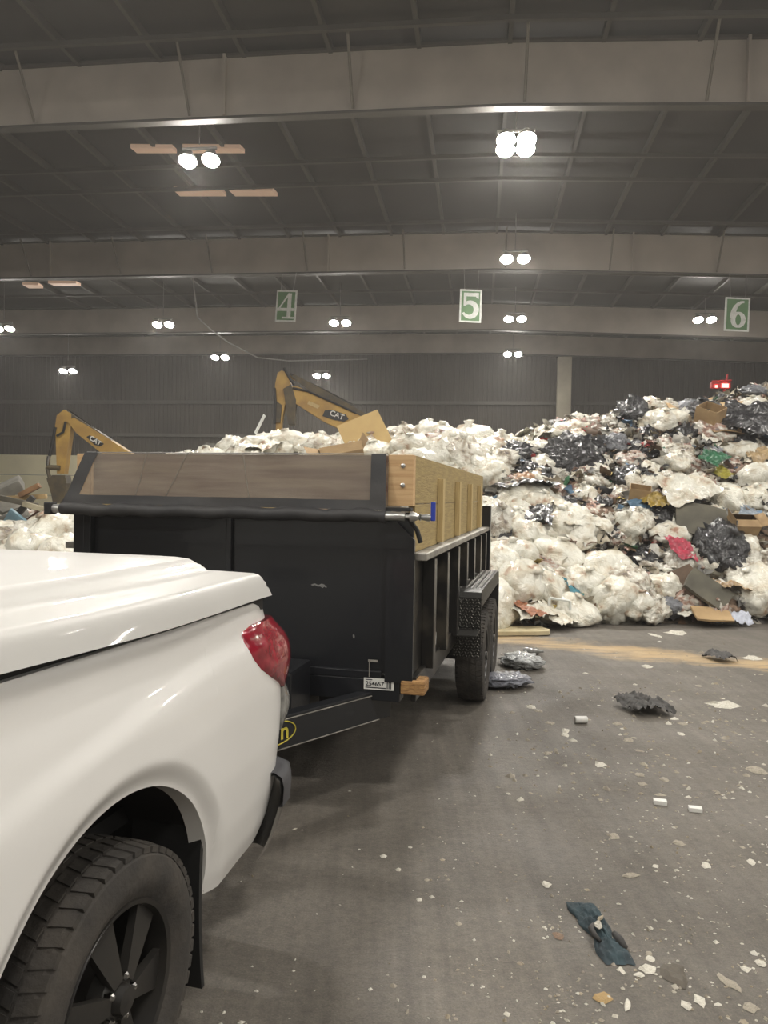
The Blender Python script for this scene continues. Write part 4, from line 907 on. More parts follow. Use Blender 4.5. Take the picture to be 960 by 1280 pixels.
# marked pieces, set where the heap surface shows them
def cmat(nm, c_, rough=0.45): return mat(nm, c_, rough, 0, tuple(q * 0.6 for q in c_), 4, coat=0.1)
H_ = [('black_bag', 722, 578, 0.62, 'large glossy black bag high in the middle of the heap', None, None), ('black_bag', 905, 690, 0.66, 'wide black bag low at the right of the heap', None, None),
      ('black_film', 650, 622, 0.55, 'torn black plastic streaming down beside the trailer planks', None, None), ('black_film', 668, 655, 0.45, 'lower torn black plastic among white bags', None, None),
      ('black_bag', 875, 522, 0.5, 'black bag just below the crest at the right', None, None), ('black_bag', 790, 518, 0.45, 'black bag on the crest beside a grey bag', None, None),
      ('black_film', 930, 540, 0.7, 'long black plastic strip below the crest at far right', None, None), ('black_bag', 853, 548, 0.34, 'small black bag beside a red and white bundle', None, None),
      ('white_bag', 770, 757, 0.46, 'big round white bag on the floor in front of the heap', None, None), ('white_bag', 690, 735, 0.36, 'white bag standing left of the big round bag', None, None),
      ('white_bag', 700, 668, 0.5, 'big pale bag spilling from the heap beside the trailer', None, None), ('white_bag', 690, 702, 0.52, 'broad pale bag under the spilling bag', None, None),
      ('white_bag', 640, 665, 0.5, 'full white bag next to the rear post of the trailer', None, None), ('white_bag', 650, 735, 0.5, 'white bag with a yellow mark beside the trailer tyre', None, None),
      ('white_bag', 632, 705, 0.4, 'white bag with pinkish contents beside the trailer', None, None), ('white_bag', 830, 533, 0.42, 'round white bag near the crest beside a black bag', None, None),
      ('white_film', 848, 625, 0.55, 'long white plastic hanging down the middle of the heap', None, None), ('white_film', 712, 655, 0.5, 'crumpled white sheet pointing up from the pale bags', None, None),
      ('white_bag', 885, 505, 0.4, 'white bag on the crest below the red display', None, None), ('white_bag', 935, 740, 0.5, 'white bag with red print at the right edge', None, None),
      ('grey_bag', 862, 508, 0.36, 'grey blue bag on the crest', None, None), ('stuffed_bag', 890, 545, 0.4, 'pink and red stuffed bag near the crest', None, None),
      ('white_bag', 620, 555, 0.5, 'white bag above the rear end of the side planks', None, None), ('white_bag', 585, 548, 0.6, 'large pale bag just above the side planks', None, None),
      ('white_bag', 545, 540, 0.5, 'white bag with a loose top above the trailer', None, None), ('white_bag', 400, 530, 0.42, 'round white bag left of the tilted cardboard', None, None), ('white_film', 340, 552, 0.5, 'crumpled white sheet at the left end of the bags above the trailer', None, None)]
HEROES = []
for kd, px, py, r, lab, _a, _b in H_:
    HEROES.append((put(kd, heap_hit(px, py) + (Vector((0, -0.3, 0.12)) if 'film' in kd else Vector((0, 0, 0))), r * 0.82, label=lab, lift=0.25, me=rnd.choice(bagS) if kd == 'white_bag' else None), px, py, lab))
C_ = [('film', shW[1], 818, 640, 0.36, (0.46, 0.32, 0.06), 'yellow printed sack in the middle of the heap', 'sack'), ('film', shK[0], 882, 585, 0.36, (0.02, 0.17, 0.07), 'dark green plastic bag in the upper heap', 'rubbish bag'),
      ('film', shK[2], 842, 695, 0.3, (0.5, 0.03, 0.07), 'crimson cloth low in the heap', 'cloth'), ('film', shK[1], 728, 523, 0.16, (0.55, 0.04, 0.05), 'small red plastic piece standing on the crest', 'plastic piece'),
      ('film', shT[1], 792, 505, 0.22, (0.12, 0.24, 0.42), 'blue package on the crest', 'package'), ('film', shT[0], 702, 738, 0.26, (0.05, 0.28, 0.36), 'teal cloth between white bags at the foot', 'cloth'),
      ('film', shT[2], 663, 577, 0.4, (0.48, 0.31, 0.11), 'tan cardboard sheet above the trailer planks end', 'cardboard'), ('film', shT[2], 940, 580, 0.3, (0.48, 0.34, 0.17), 'tan carton piece at upper right', 'cardboard'),
      ('film', shW[2], 895, 600, 0.22, (0.5, 0.44, 0.06), 'yellow scrap below the green bag', 'packaging'), ('film', shK[3], 905, 745, 0.3, (0.45, 0.3, 0.15), 'tan paper bag at the foot of the heap', 'paper bag'),
      ('film', shT[0], 795, 640, 0.2, (0.1, 0.2, 0.3), 'blue plastic piece halfway up the heap', 'plastic piece'), ('film', shW[0], 650, 605, 0.25, (0.5, 0.28, 0.14), 'orange brown packaging beside the planks', 'packaging'),
      ('film', shW[3], 655, 772, 0.24, (0.5, 0.2, 0.1), 'orange package on the floor beside the tyre', 'package'), ('film', shT[1], 928, 655, 0.26, (0.3, 0.36, 0.42), 'pale blue plastic at the right', 'plastic piece'),
      ('film', shW[2], 665, 665, 0.2, (0.45, 0.27, 0.2), 'rust coloured rag among the white bags', 'cloth')]
for i, (kd, me, px, py, r, c_, lab, ct) in enumerate(C_):
    HEROES.append((put({'cloth': 'cloth_rag', 'cardboard': 'cardboard_piece'}.get(ct, ct.replace(' ', '_')), heap_hit(px, py) + Vector((0, -0.16, 0.03)), r * 0.84, label=lab, cat=ct, me=me, material=cmat('colour_%d' % i, tuple(q * 0.72 for q in c_)), lift=0.7), px, py, lab))
# flat grey boards, long white bundle, frame, tilted cardboard
def slab_at(name, px, py, a, b_, t, m, rot, lab, ct, lift=0.2, seed=3, bend=0.02):
    p = heap_hit(px, py); o = inst(name, slab_mesh(name, seed, m, a, b_, t, bend), None, p + Vector((0, -0.25, lift)), rot, label=lab, cat=ct); return o
slab_at('grey_board', 868, 660, 0.4, 0.3, 0.04, m_greyboard, (R(55), R(8), R(-12)), 'olive grey board leaning in the heap', 'board', 0.12)
slab_at('grey_board', 875, 752, 0.34, 0.2, 0.05, m_greyboard, (R(50), R(35), R(-10)), 'tilted dark grey panel at the foot of the heap', 'panel', 0.2, 5)
slab_at('brown_board', 838, 745, 0.32, 0.26, 0.05, m_clothb, (R(60), R(-20), 0), 'brown crumpled paper sack at the foot', 'paper sack', 0.15, 6, 0.06)
slab_at('flat_carton', 880, 775, 0.27, 0.17, 0.03, m_card, (R(25), R(4), 0), 'flattened tan carton on the floor before the heap', 'cardboard', 0.1, 7)
p = ground(697, 783); o = inst('padded_bundle', bag_mesh('padded_bundle', 71, m_bagw, False, 0.12, 4, 0.42), None, (p.x, p.y + 0.15, 0.14), (0, 0, R(-2)), (0.44, 0.26, 0.32), label='long flat white bundle lying on the floor', cat='bundle')
p = ground(648, 792); o = inst('foam_slab', slab_mesh('foam_slab', 9, mat('cream_foam', (0.62, 0.53, 0.33), 0.8), 0.4, 0.2, 0.05, 0.0), None, (p.x, p.y, 0.012), (0, 0, R(10)), label='flat cream slab on the floor behind the tyre', cat='slab')
fr_ = empty('stool_frame', heap_hit(690, 752) + Vector((0, -0.45, -0.05)), R(5), label='small white plastic stool frame among the bags', cat='frame')
for (a_, b_) in (((-0.14, 0, -0.12), (-0.14, 0, 0.16)), ((0.15, 0, -0.08), (0.15, 0, 0.12)), ((-0.14, 0, 0.16), (0.15, 0, 0.12))): MB().tube([a_, b_], 0.02, 6).build('rail', m_white, fr_)
q = at(456, 543, 14.4)
cb = MB(); cb.box((-0.42, -0.02, -0.36), (0.42, 0.0, 0.36)); o = cb.build('tilted_cardboard', m_card, None, label='tan cardboard box side sticking up above the trailer', cat='cardboard'); o.location = q; o.rotation_euler = (R(-20), R(-24), R(10))
o.data.materials[0] = mat('bright_cardboard', (0.52, 0.37, 0.16), 0.8, 0, (0.46, 0.32, 0.14), 3)
q = at(325, 527, 14.6); o = MB().tube([(-0.04, 0, -0.12), (0.04, 0, 0.12)], 0.028, 8).build('white_stick', m_white, None, label='white stick poking up from the bags', cat='stick'); o.location = q + Vector((0, 0, -0.05)); o.rotation_euler = (0, R(14), 0); o.scale = (1, 1, 1.6)

# loose litter in between (too many to count)
def scrap_cloud(pts, sizes, mats_w, seed):
    r = random.Random(seed); mb = MB()
    for p, s in zip(pts, sizes):
        mi = r.choices(range(len(RM)), mats_w)[0]
        a, b_ = r.uniform(0.5, 1) * s, r.uniform(0.3, 0.8) * s
        M_ = Matrix.Translation(p) @ Matrix.Rotation(r.uniform(0, 6.28), 4, 'Z') @ Matrix.Rotation(r.gauss(0.5, 0.6), 4, 'X') @ Matrix.Rotation(r.gauss(0, 0.5), 4, 'Y')
        vs = []
        for i in range(4):
            for j in range(4):
                u, v = i / 3 - 0.5, j / 3 - 0.5
                vs.append(M_ @ Vector((u * 2 * a + r.gauss(0, 0.13) * s, v * 2 * b_ + r.gauss(0, 0.13) * s, r.gauss(0, 0.17) * s)))
        mb.add(vs, [(i * 4 + j, (i + 1) * 4 + j, (i + 1) * 4 + j + 1, i * 4 + j + 1) for i in range(3) for j in range(3)], mi)
    return mb
pts, sizes = [], []
while len(pts) < 8000:
    x, y = rn(1.0, 10.0), rn(10.2, 16.8); z = heap(x, y)
    if z < 0.04: continue
    pts.append(Vector((x, y, z + rn(-0.02, 0.29)))); sizes.append(rn(0.04, 0.15))
scrap_cloud(pts, sizes, [30, 20, 12, 9, 12, 2.4, 1.4, 1.2, 1.2, 7], 3).build('loose_litter', RM, kind='stuff', label='small loose litter caught between the bags of the heap', cat='litter', smooth='all', fix=False)
pts, sizes = [], []
while len(pts) < 1300:
    x, y = rn(-9.5, 1.5), rn(12.5, 16.8); z = heap(x, y)
    if z < 0.04: continue
    pts.append(Vector((x, y, z + rn(-0.02, 0.2)))); sizes.append(rn(0.06, 0.2))
scrap_cloud(pts, sizes, [34, 18, 6, 3, 6, 1, .5, 1, .4, 4], 4).build('loose_litter', RM, kind='stuff', label='small loose litter between the pale bags above the trailer', cat='litter', smooth='all', fix=False)

# labels that single the scattered pieces out by the marked piece nearest to each
def short(lab):
    w = lab.split()
    for cut in ('in', 'on', 'at', 'high', 'low', 'beside', 'next', 'near', 'just', 'standing', 'spilling', 'hanging', 'streaming', 'pointing', 'under', 'above', 'left', 'between', 'below', 'among', 'halfway', 'with'):
        if cut in w[2:]: w = w[:max(2, w.index(cut, 2))] if w.index(cut, 2) > 1 else w
    return ' '.join(w)
LM = [(px, py, short(l)) for (_o, px, py, l) in HEROES]
names = [l[2] for l in LM]
LM = [l if names.count(l[2]) == 1 else None for l in LM]
LM = [l for l in LM if l] + [(518, 569, "trailer's clean plank corner"), (604, 600, 'rear end of the side planks'), (300, 567, 'left part of the tarp'), (450, 541, 'tilted tan cardboard'), (903, 482, 'red display'), (868, 660, 'leaning olive board'), (40, 640, 'grey cushions on the left'), (697, 778, 'long flat white bundle')]
seen = {}
for (o, px, py, r, kd) in SCAT:
    l = min(LM, key=lambda l: (l[0] - px) ** 2 + (l[1] - py) ** 2); dx, dy = px - l[0], py - l[1]
    dr = ('left of' if dx < 0 else 'right of') if abs(dx) > abs(dy) * 1.2 else ('above' if dy < 0 else 'below')
    sz = 'large ' if r > 0.34 else ('small ' if r < 0.23 else '')
    seen.setdefault((sz + KIND[kd][0], dr, l[2]), []).append((math.hypot(dx, dy), o))
ORD = ['nearest', 'second', 'third', 'fourth', 'fifth', 'sixth', 'seventh', 'eighth', 'ninth', 'tenth', 'eleventh', 'twelfth', 'thirteenth', 'fourteenth', 'fifteenth', 'sixteenth', 'seventeenth', 'eighteenth', 'nineteenth', 'twentieth']
for (k_, dr, l), lst in seen.items():
    lst.sort(key=lambda t: t[0])
    for i, (_d, o) in enumerate(lst):
        o['label'] = '%s %s the %s' % (k_, dr, l) if len(lst) == 1 else ('%s %s, %s the %s' % (ORD[min(i, 19)], k_, dr, l))

# ------------------------------------------------------------------ excavators behind the heap
m_cat = mat('machine_yellow', (0.5, 0.31, 0.07), 0.5, 0, (0.36, 0.21, 0.055), 1.8, lo=0.35, hi=0.6)
m_grime = mat('machine_grime', (0.06, 0.05, 0.035), 0.6, 0, (0.12, 0.09, 0.045), 3)
m_hose = mat('hose_black', (0.02, 0.02, 0.02), 0.5)
m_decal = mat('decal_white', (0.75, 0.74, 0.7), 0.5)
def excavator(base_px, Y, polys, tubes, text, label, hs):
    base = at(*base_px, Y); base.z = 0
    t = empty('excavator', base, 0, label=label, cat='excavator')
    def P(px, py, dy=0.0): return at(px, py, Y + dy) - base
    for (nm, poly, dy, th, m) in polys:
        mb = MB(); k = len(poly); f_ = [P(x, y, dy) for x, y in poly]; g_ = [v + Vector((0, th, 0)) for v in f_]
        mb.add(f_ + g_, [tuple(range(k)), tuple(range(k, 2 * k))[::-1]] + [(i, (i + 1) % k, k + (i + 1) % k, k + i) for i in range(k)])
        mb.build(nm, m, t)
    for (nm, pts, r, dy, m) in tubes: MB().tube([P(x, y, dy) for x, y in pts], r, 8).build(nm, m, t, smooth=40)
    (tx, ty), sz, ang, s = text
    tm = text_mesh(s, sz, 0.01, m_decal, 0.02 * sz); o = inst('maker_lettering', tm, t, P(tx, ty, -0.06), (R(90), R(ang), 0))
    # house, cab, counterweight and tracks (out of sight behind the heap)
    hx, hz, sc_ = hs
    for (nm, lo, hi, m) in (('house', (-1.1, -1.2, 1.0), (2.2, 1.2, 2.0), m_cat), ('counterweight', (2.0, -1.25, 1.0), (2.9, 1.25, 1.95), m_cat), ('cab', (-1.2, -1.25, 1.1), (0.3, -0.35, 2.5), m_glass), ('track', (-1.9, -1.5, 0), (2.1, -0.9, 0.9), m_grime), ('track', (-1.9, 0.9, 0), (2.1, 1.5, 0.9), m_grime), ('turntable', (-0.7, -0.7, 0.5), (0.7, 0.7, 1.02), m_grime)):
        MB().box(tuple(v * sc_ + (hx if i == 0 else 0) for i, v in enumerate(lo)), tuple(v * sc_ + (hx if i == 0 else 0) for i, v in enumerate(hi)), 0.06).build(nm, m, t)
    return t
excavator((590, 620), 27.0,
    [('boom', [(362, 483), (372, 483), (420, 505), (486, 537), (560, 572), (600, 596), (590, 604), (530, 582), (450, 548), (405, 527), (372, 506), (362, 500)], 0.0, 0.5, m_cat),
     ('stick', [(347, 466), (352, 463), (360, 466), (364, 482), (360, 497), (356, 507), (352, 528), (350, 560), (344, 560), (345, 528), (343, 497), (344, 480)], 0.05, 0.4, m_cat),
     ('pivot_bracket', [(354, 486), (364, 480), (370, 500), (368, 530), (360, 530), (357, 505)], -0.03, 0.5, m_grime),
     ('bucket_link', [(344, 500), (352, 506), (350, 528), (343, 528)], -0.05, 0.3, m_grime),
     ('boom_channel', [(364, 470), (368, 468), (405, 487), (450, 513), (480, 530), (476, 533), (440, 514), (395, 494)], 0.06, 0.35, m_grime),
     ('decal', [(403, 520), (406, 513), (415, 512), (432, 518), (436, 524), (430, 527), (418, 525)], -0.03, 0.02, m_hose),
     ('decal_plate', [(386, 501), (400, 507), (397, 511), (384, 505)], -0.03, 0.02, m_batten)],
    [('stick_cylinder', [(362, 469), (400, 487), (440, 508)], 0.09, 0.25, m_chrome), ('hydraulic_hose', [(355, 460), (363, 474), (368, 481)], 0.05, -0.05, m_hose), ('hydraulic_hose', [(366, 485), (385, 489), (410, 500), (445, 516)], 0.04, -0.04, m_hose), ('hydraulic_hose', [(343, 485), (344, 500), (343, 530)], 0.05, -0.08, m_hose)],
    ((421, 519), 0.26, 20, 'CAT'), 'yellow excavator with raised boom rising behind the bags above the trailer', (0.9, 0, 1.2))
excavator((235, 640), 24.0,
    [('boom', [(84, 526), (92, 522), (130, 545), (155, 561), (185, 580), (215, 606), (205, 610), (170, 590), (145, 580), (125, 565), (95, 541)], 0.0, 0.4, m_cat),
     ('stick', [(69, 532), (71, 519), (80, 512), (89, 517), (89, 532), (85, 556), (82, 578), (80, 592), (71, 592), (70, 560)], 0.04, 0.32, m_cat),
     ('grapple', [(58, 598), (66, 594), (81, 594), (83, 604), (80, 622), (74, 629), (66, 629), (64, 618)], -0.03, 0.45, m_grime),
     ('boom_channel', [(81, 514), (85, 514), (110, 531), (139, 550), (136, 553), (106, 537)], 0.05, 0.28, m_grime),
     ('decal', [(108, 546), (112, 544), (124, 550), (130, 555), (125, 558), (118, 556)], -0.02, 0.015, m_hose)],
    [('stick_cylinder', [(84, 514), (98, 524), (118, 538)], 0.07, 0.2, m_chrome), ('hydraulic_hose', [(69, 534), (66, 552), (62, 570)], 0.05, -0.03, m_hose), ('hydraulic_hose', [(82, 527), (79, 540), (71, 545)], 0.04, -0.04, m_hose), ('link_rod', [(61, 570), (60, 583), (59, 586)], 0.06, 0.0, m_chrome),
     ('link_rod', [(59, 584), (75, 585)], 0.08, 0.0, m_grime), ('link_rod', [(59, 585), (62, 597)], 0.06, 0.0, m_grime)],
    ((119, 551), 0.2, 32, 'CAT'), 'yellow excavator with lowered grapple left of the trailer', (0.6, 0, 1.0))

# ------------------------------------------------------------------ broken furniture and timber at the left
m_cush = mat('grey_upholstery', (0.11, 0.105, 0.09), 0.9, 0, (0.16, 0.15, 0.125), 5)
def cushion(px, py, Y, dims, rot, lab, m=m_cush, nm='sofa_cushion', ct='cushion', bev=0.06):
    o = MB().box((-dims[0], -dims[1], -dims[2]), dims, bev).build(nm, m, None, smooth=40, label=lab, cat=ct); o.location = at(px, py, Y); o.rotation_euler = rot; return o
cushion(8, 612, 15.0, (0.32, 0.4, 0.12), (R(10), R(-28), R(20)), 'grey sofa cushion on top of the left debris')
cushion(4, 634, 14.7, (0.28, 0.35, 0.16), (R(15), R(30), R(-10)), 'dark grey cushion under the top cushion at left')
cushion(10, 650, 14.3, (0.3, 0.35, 0.12), (R(10), R(-22), R(5)), 'grey cushion lowest of the left stack')
cushion(24, 654, 13.6, (0.26, 0.03, 0.14), (R(20), R(38), 0), 'pale blue panel leaning in the left debris', cmat('pale_blue_panel', (0.2, 0.33, 0.4)), 'blue_panel', 'panel', 0.01)
for i, (px, py, l_, rx, lab, c_) in enumerate(((28, 622, 0.42, -4, 'light plank lying across the left debris', (0.4, 0.28, 0.13)), (37, 613, 0.2, -30, 'brown wooden wedge on the left debris', (0.24, 0.13, 0.06)), (44, 645, 0.34, -38, 'dark red brown board slanting towards the trailer', (0.1, 0.04, 0.025)), (30, 634, 0.25, -50, 'black slat in the left debris', (0.03, 0.028, 0.025)), (18, 626, 0.4, 12, 'dark plank behind the cushions', (0.08, 0.07, 0.05)), (45, 634, 0.22, 15, 'pale splintered board in the left debris', (0.36, 0.32, 0.22)))):
    cushion(px, py, 14.2 - 0.1 * i, (l_, 0.08, 0.045), (0, R(rx), R(10)), lab, cmat('timber_%d' % i, c_, 0.8), 'timber_piece', 'plank', 0.006)
# support mound of rubble under them
for (px, py, Y, r, lab, m) in ((60, 668, 12.9, 0.55, 'full white bag beside the left trailer edge', m_bagw), (20, 678, 12.6, 0.5, 'pale bag with blue print at the far left', m_bagc), (5, 668, 12.9, 0.4, 'cream bag at the left picture edge', m_bagw), (40, 690, 12.2, 0.45, 'white bag low behind the truck bed cover', m_bagw), (75, 692, 12.0, 0.42, 'white bag low beside the trailer corner', m_bagw), (10, 697, 11.9, 0.4, 'white bag low at the far left', m_bagw)):
    q = at(px, py, Y); put('white_bag', q, r, label=lab, lift=0.0, material=m)
m_rubble = mat('dark_rubble', (0.12, 0.09, 0.06), 0.85, 0, (0.05, 0.04, 0.03), 4, bump=0.5)
o = inst('rubble_mound', bag_mesh('rubble_mound', 91, m_rubble, False, 0.3, 5, 0.8), None, (-8.3, 15.9, 0.3), (0, 0, 0), (1.15, 0.8, 1.3), kind='stuff', label='dark broken rubble under the left debris', cat='rubble')

# ------------------------------------------------------------------ red lit display beyond the crest
q = at(903, 482, 17.5); m_redl = emit('red_led', (1.0, 0.06, 0.05), 9.0); m_redh = mat('red_housing', (0.35, 0.02, 0.02), 0.5)
rd = empty('red_display', (q.x, q.y, heap(q.x, q.y)), 0, label='small red lit display on a post beyond the crest', cat='display'); dz = q.z - heap(q.x, q.y)
MB().box((-0.24, 0.0, dz - 0.06), (0.2, 0.12, dz + 0.07), 0.01).build('housing', m_redh, rd)
MB().box((-0.02, -0.012, dz - 0.045), (0.14, 0.0, dz + 0.045), 0.004).build('lit_figure', m_redl, rd); MB().box((-0.17, -0.012, dz - 0.05), (-0.11, 0.0, dz + 0.01), 0.004).build('lit_figure', m_redl, rd)
MB().tube([(-0.24, 0.0, dz + 0.09), (0.2, 0.0, dz + 0.12)], 0.02, 6).build('visor', m_redh, rd); MB().tube([(0.08, 0.06, -0.3), (0.08, 0.06, dz)], 0.04, 8).build('post', m_redh, rd); MB().tube([(0.1, 0.03, dz + 0.1), (0.12, 0.03, dz + 0.26)], 0.02, 6).build('aerial', m_redh, rd)

# ------------------------------------------------------------------ litter on the floor
def flake_mesh(name, seed, m, ax=1.0, ay=0.6, h=0.14, k=9):
    r = random.Random(seed); mb = MB(); out = [(ax * math.cos(2 * math.pi * i / k) * r.uniform(0.45, 1), ay * math.sin(2 * math.pi * i / k) * r.uniform(0.45, 1)) for i in range(k)]
    inn = [(x * 0.55 + r.uniform(-.08, .08), y * 0.55 + r.uniform(-.08, .08)) for x, y in out]
    vs = [(x, y, 0.0) for x, y in out] + [(x, y, h * r.uniform(0.3, 1.2)) for x, y in inn] + [(0, 0, h * r.uniform(0.2, 1))]
    mb.add(vs, [(i, (i + 1) % k, k + (i + 1) % k, k + i) for i in range(k)] + [(k + i, k + (i + 1) % k, 2 * k) for i in range(k)]); return mb.mesh(name, m, False)
m_paper = mat('dirty_paper', (0.62, 0.6, 0.53), 0.8, 0, (0.42, 0.39, 0.32), 12); m_paper2 = mat('trodden_paper', (0.36, 0.33, 0.26), 0.85, 0, (0.24, 0.21, 0.17), 14)
m_teal = mat('teal_rag', (0.035, 0.06, 0.07), 0.85, 0, (0.02, 0.03, 0.036), 9, bump=0.3); m_dk = mat('black_rag', (0.03, 0.029, 0.028), 0.7, 0, (0.06, 0.055, 0.05), 6)
def drop_piece(nm, px, py, wpx, hpx, m, lab, ct, seed, rz=0, h=0.14, mesh=None, lift=0.0):
    p = ground(px, py); dist = p.y; ax_ = wpx / 2 * dist / 960; ay_ = hpx / 2 * dist * math.hypot(dist, 1.75) / 1.75 / 960
    me = mesh or flake_mesh(nm, seed, m, 1, 1, h)
    return inst(nm, me, None, (p.x, p.y, 0.002 + lift), (0, 0, rz), (ax_, ay_, min(ax_, ay_)), label=lab, cat=ct)
FL = [('paper_scrap', 707, 914, 14, 7, m_paper, 'white oval scrap left of the dented can', 'paper scrap'), ('paper_scrap', 706, 919, 12, 6, m_paper, 'white torn scrap below the oval scrap', 'paper scrap'),
      ('paper_scrap', 883, 1082, 17, 10, m_paper, 'crumpled white tissue right of centre', 'tissue'), ('paper_scrap', 788, 1095, 24, 8, m_paper2, 'long trodden paper strip above the teal rag', 'paper scrap'),
      ('paper_scrap', 682, 1106, 15, 9, m_paper, 'small white strip left above the teal rag', 'paper scrap'), ('paper_scrap', 938, 1078, 12, 9, m_paper, 'white scrap near the right edge', 'paper scrap'),
      ('paper_scrap', 750, 956, 18, 9, m_paper, 'pair of white scraps below the can', 'paper scrap'), ('paper_scrap', 800, 969, 14, 6, m_paper2, 'pale flattened scrap in the middle distance', 'paper scrap'), ('paper_scrap', 802, 980, 16, 6, m_paper2, 'pale trodden scrap under another scrap', 'paper scrap'),
      ('paper_scrap', 831, 975, 14, 6, m_paper2, 'tan trodden scrap right of the pale pair', 'paper scrap'), ('paper_scrap', 808, 1212, 26, 14, m_paper, 'curled white shell like scrap beside the brown strip', 'paper scrap'), ('paper_scrap', 812, 1199, 13, 9, m_paper, 'white pebble like scrap above the curled one', 'paper scrap'),
      ('paper_scrap', 799, 1219, 15, 7, m_paper, 'flat white scrap left of the curled one', 'paper scrap'), ('paper_scrap', 858, 1257, 18, 11, m_paper, 'white curled scrap near the bottom', 'paper scrap'), ('paper_scrap', 875, 1251, 18, 16, m_paper, 'crumpled white scrap near the bottom', 'paper scrap'),
      ('paper_scrap', 911, 1229, 18, 22, m_paper2, 'trodden paper cluster at lower right', 'paper scrap'), ('paper_scrap', 938, 1260, 24, 13, m_paper2, 'pale paper strip in the lower right corner', 'paper scrap'), ('paper_scrap', 951, 1205, 20, 10, m_paper, 'white scrap at the right edge lower down', 'paper scrap'), ('paper_scrap', 933, 1212, 16, 9, m_paper, 'small white scrap beside the right edge', 'paper scrap'),
      ('wafer_scrap', 753, 1248, 24, 18, mat('tan_crumple', (0.42, 0.3, 0.13), 0.8, 0, (0.2, 0.12, 0.05), 60), 'tan patterned crumpled scrap near the bottom', 'food scrap'), ('paper_scrap', 784, 1258, 10, 16, m_paper, 'small upright white scrap near the bottom', 'paper scrap'), ('paper_scrap', 778, 1214, 8, 11, m_paper, 'white chip under the teal rag', 'paper scrap'),
      ('flat_film', 905, 882, 50, 9, m_paper, 'long white flattened plastic at right on the floor', 'plastic piece'), ('paper_scrap', 948, 964, 30, 16, m_paper2, 'grey trodden paper at the right edge', 'paper scrap'), ('paper_scrap', 845, 792, 26, 7, m_paper, 'white scrap before the heap', 'paper scrap'),
      ('paper_scrap', 808, 834, 18, 4, m_paper, 'thin pale scrap on the floor below the smear', 'paper scrap'), ('paper_scrap', 940, 823, 26, 6, m_paper, 'pale scrap on the tan smear', 'paper scrap'), ('paper_scrap', 820, 795, 10, 6, m_paper, 'tiny white chip before the heap', 'paper scrap'),
      ('paper_scrap', 687, 904, 13, 5, m_paper2, 'pale scrap far left of the can', 'paper scrap'), ('paper_scrap', 772, 905, 14, 5, m_paper2, 'pale scrap right of the can', 'paper scrap'), ('paper_scrap', 854, 905, 14, 5, m_paper2, 'pale scrap below the black rag', 'paper scrap'), ('paper_scrap', 852, 918, 12, 5, m_paper, 'white scrap below right of the black rag', 'paper scrap'),
      ('paper_scrap', 663, 884, 16, 5, m_paper, 'white scrap below the grey film', 'paper scrap'), ('paper_scrap', 674, 889, 11, 5, m_paper2, 'tan scrap below the grey film', 'paper scrap'), ('paper_scrap', 785, 926, 16, 5, m_paper2, 'pale scrap with a thin twig', 'paper scrap'), ('paper_scrap', 684, 942, 13, 6, m_paper2, 'lone tan scrap left of the floor', 'paper scrap'),
      ('paper_scrap', 766, 1045, 18, 10, m_paper2, 'tan scrap in the middle of the floor', 'paper scrap'), ('paper_scrap', 850, 1055, 16, 9, m_paper2, 'grey white scrap below the white boxes', 'paper scrap'), ('paper_scrap', 820, 1083, 10, 6, m_paper, 'white chip left of the tissue', 'paper scrap'), ('brown_strip', 845, 1219, 44, 30, mat('brown_strip', (0.1, 0.085, 0.065), 0.7), 'brown curved strip beside white scraps', 'plastic strip')]
for i, (nm, px, py, w_, h_, m, lab, ct) in enumerate(FL): drop_piece(nm, px, py, w_ * 1.15, h_ * 1.15, m, lab, ct, 100 + i, rn(-0.3, 0.3), 0.2)
# two small white cartons and a can
for px, py, lab in ((825, 1005, 'small white box on the floor, left of two'), (869, 1014, 'small white box on the floor, right of two')):
    p = ground(px, py); d_ = p.y / 960
    o = MB().box((-8 * d_, -5 * d_, 0), (8 * d_, 5 * d_, 5.5 * d_), 0.003).build('small_box', m_decal, None, label=lab, cat='box'); o.location = p; o.rotation_euler = (0, 0, R(-14))
p = ground(726, 904); d_ = p.y / 960; cn = empty('crushed_can', (p.x, p.y, 4.6 * d_), R(4), label='white can lying on the floor', cat='can')
MB().lathe([(-8 * d_, 0.0001), (-8 * d_, 3.6 * d_), (-7.2 * d_, 4.4 * d_), (7.2 * d_, 4.4 * d_), (8 * d_, 3.6 * d_)], 16, 'x').build('body', m_decal, cn, smooth=40); MB().lathe([(8 * d_, 3.6 * d_), (7.8 * d_, 3.2 * d_), (7.8 * d_, 0.0001)], 16, 'x').build('lid', m_zinc, cn)
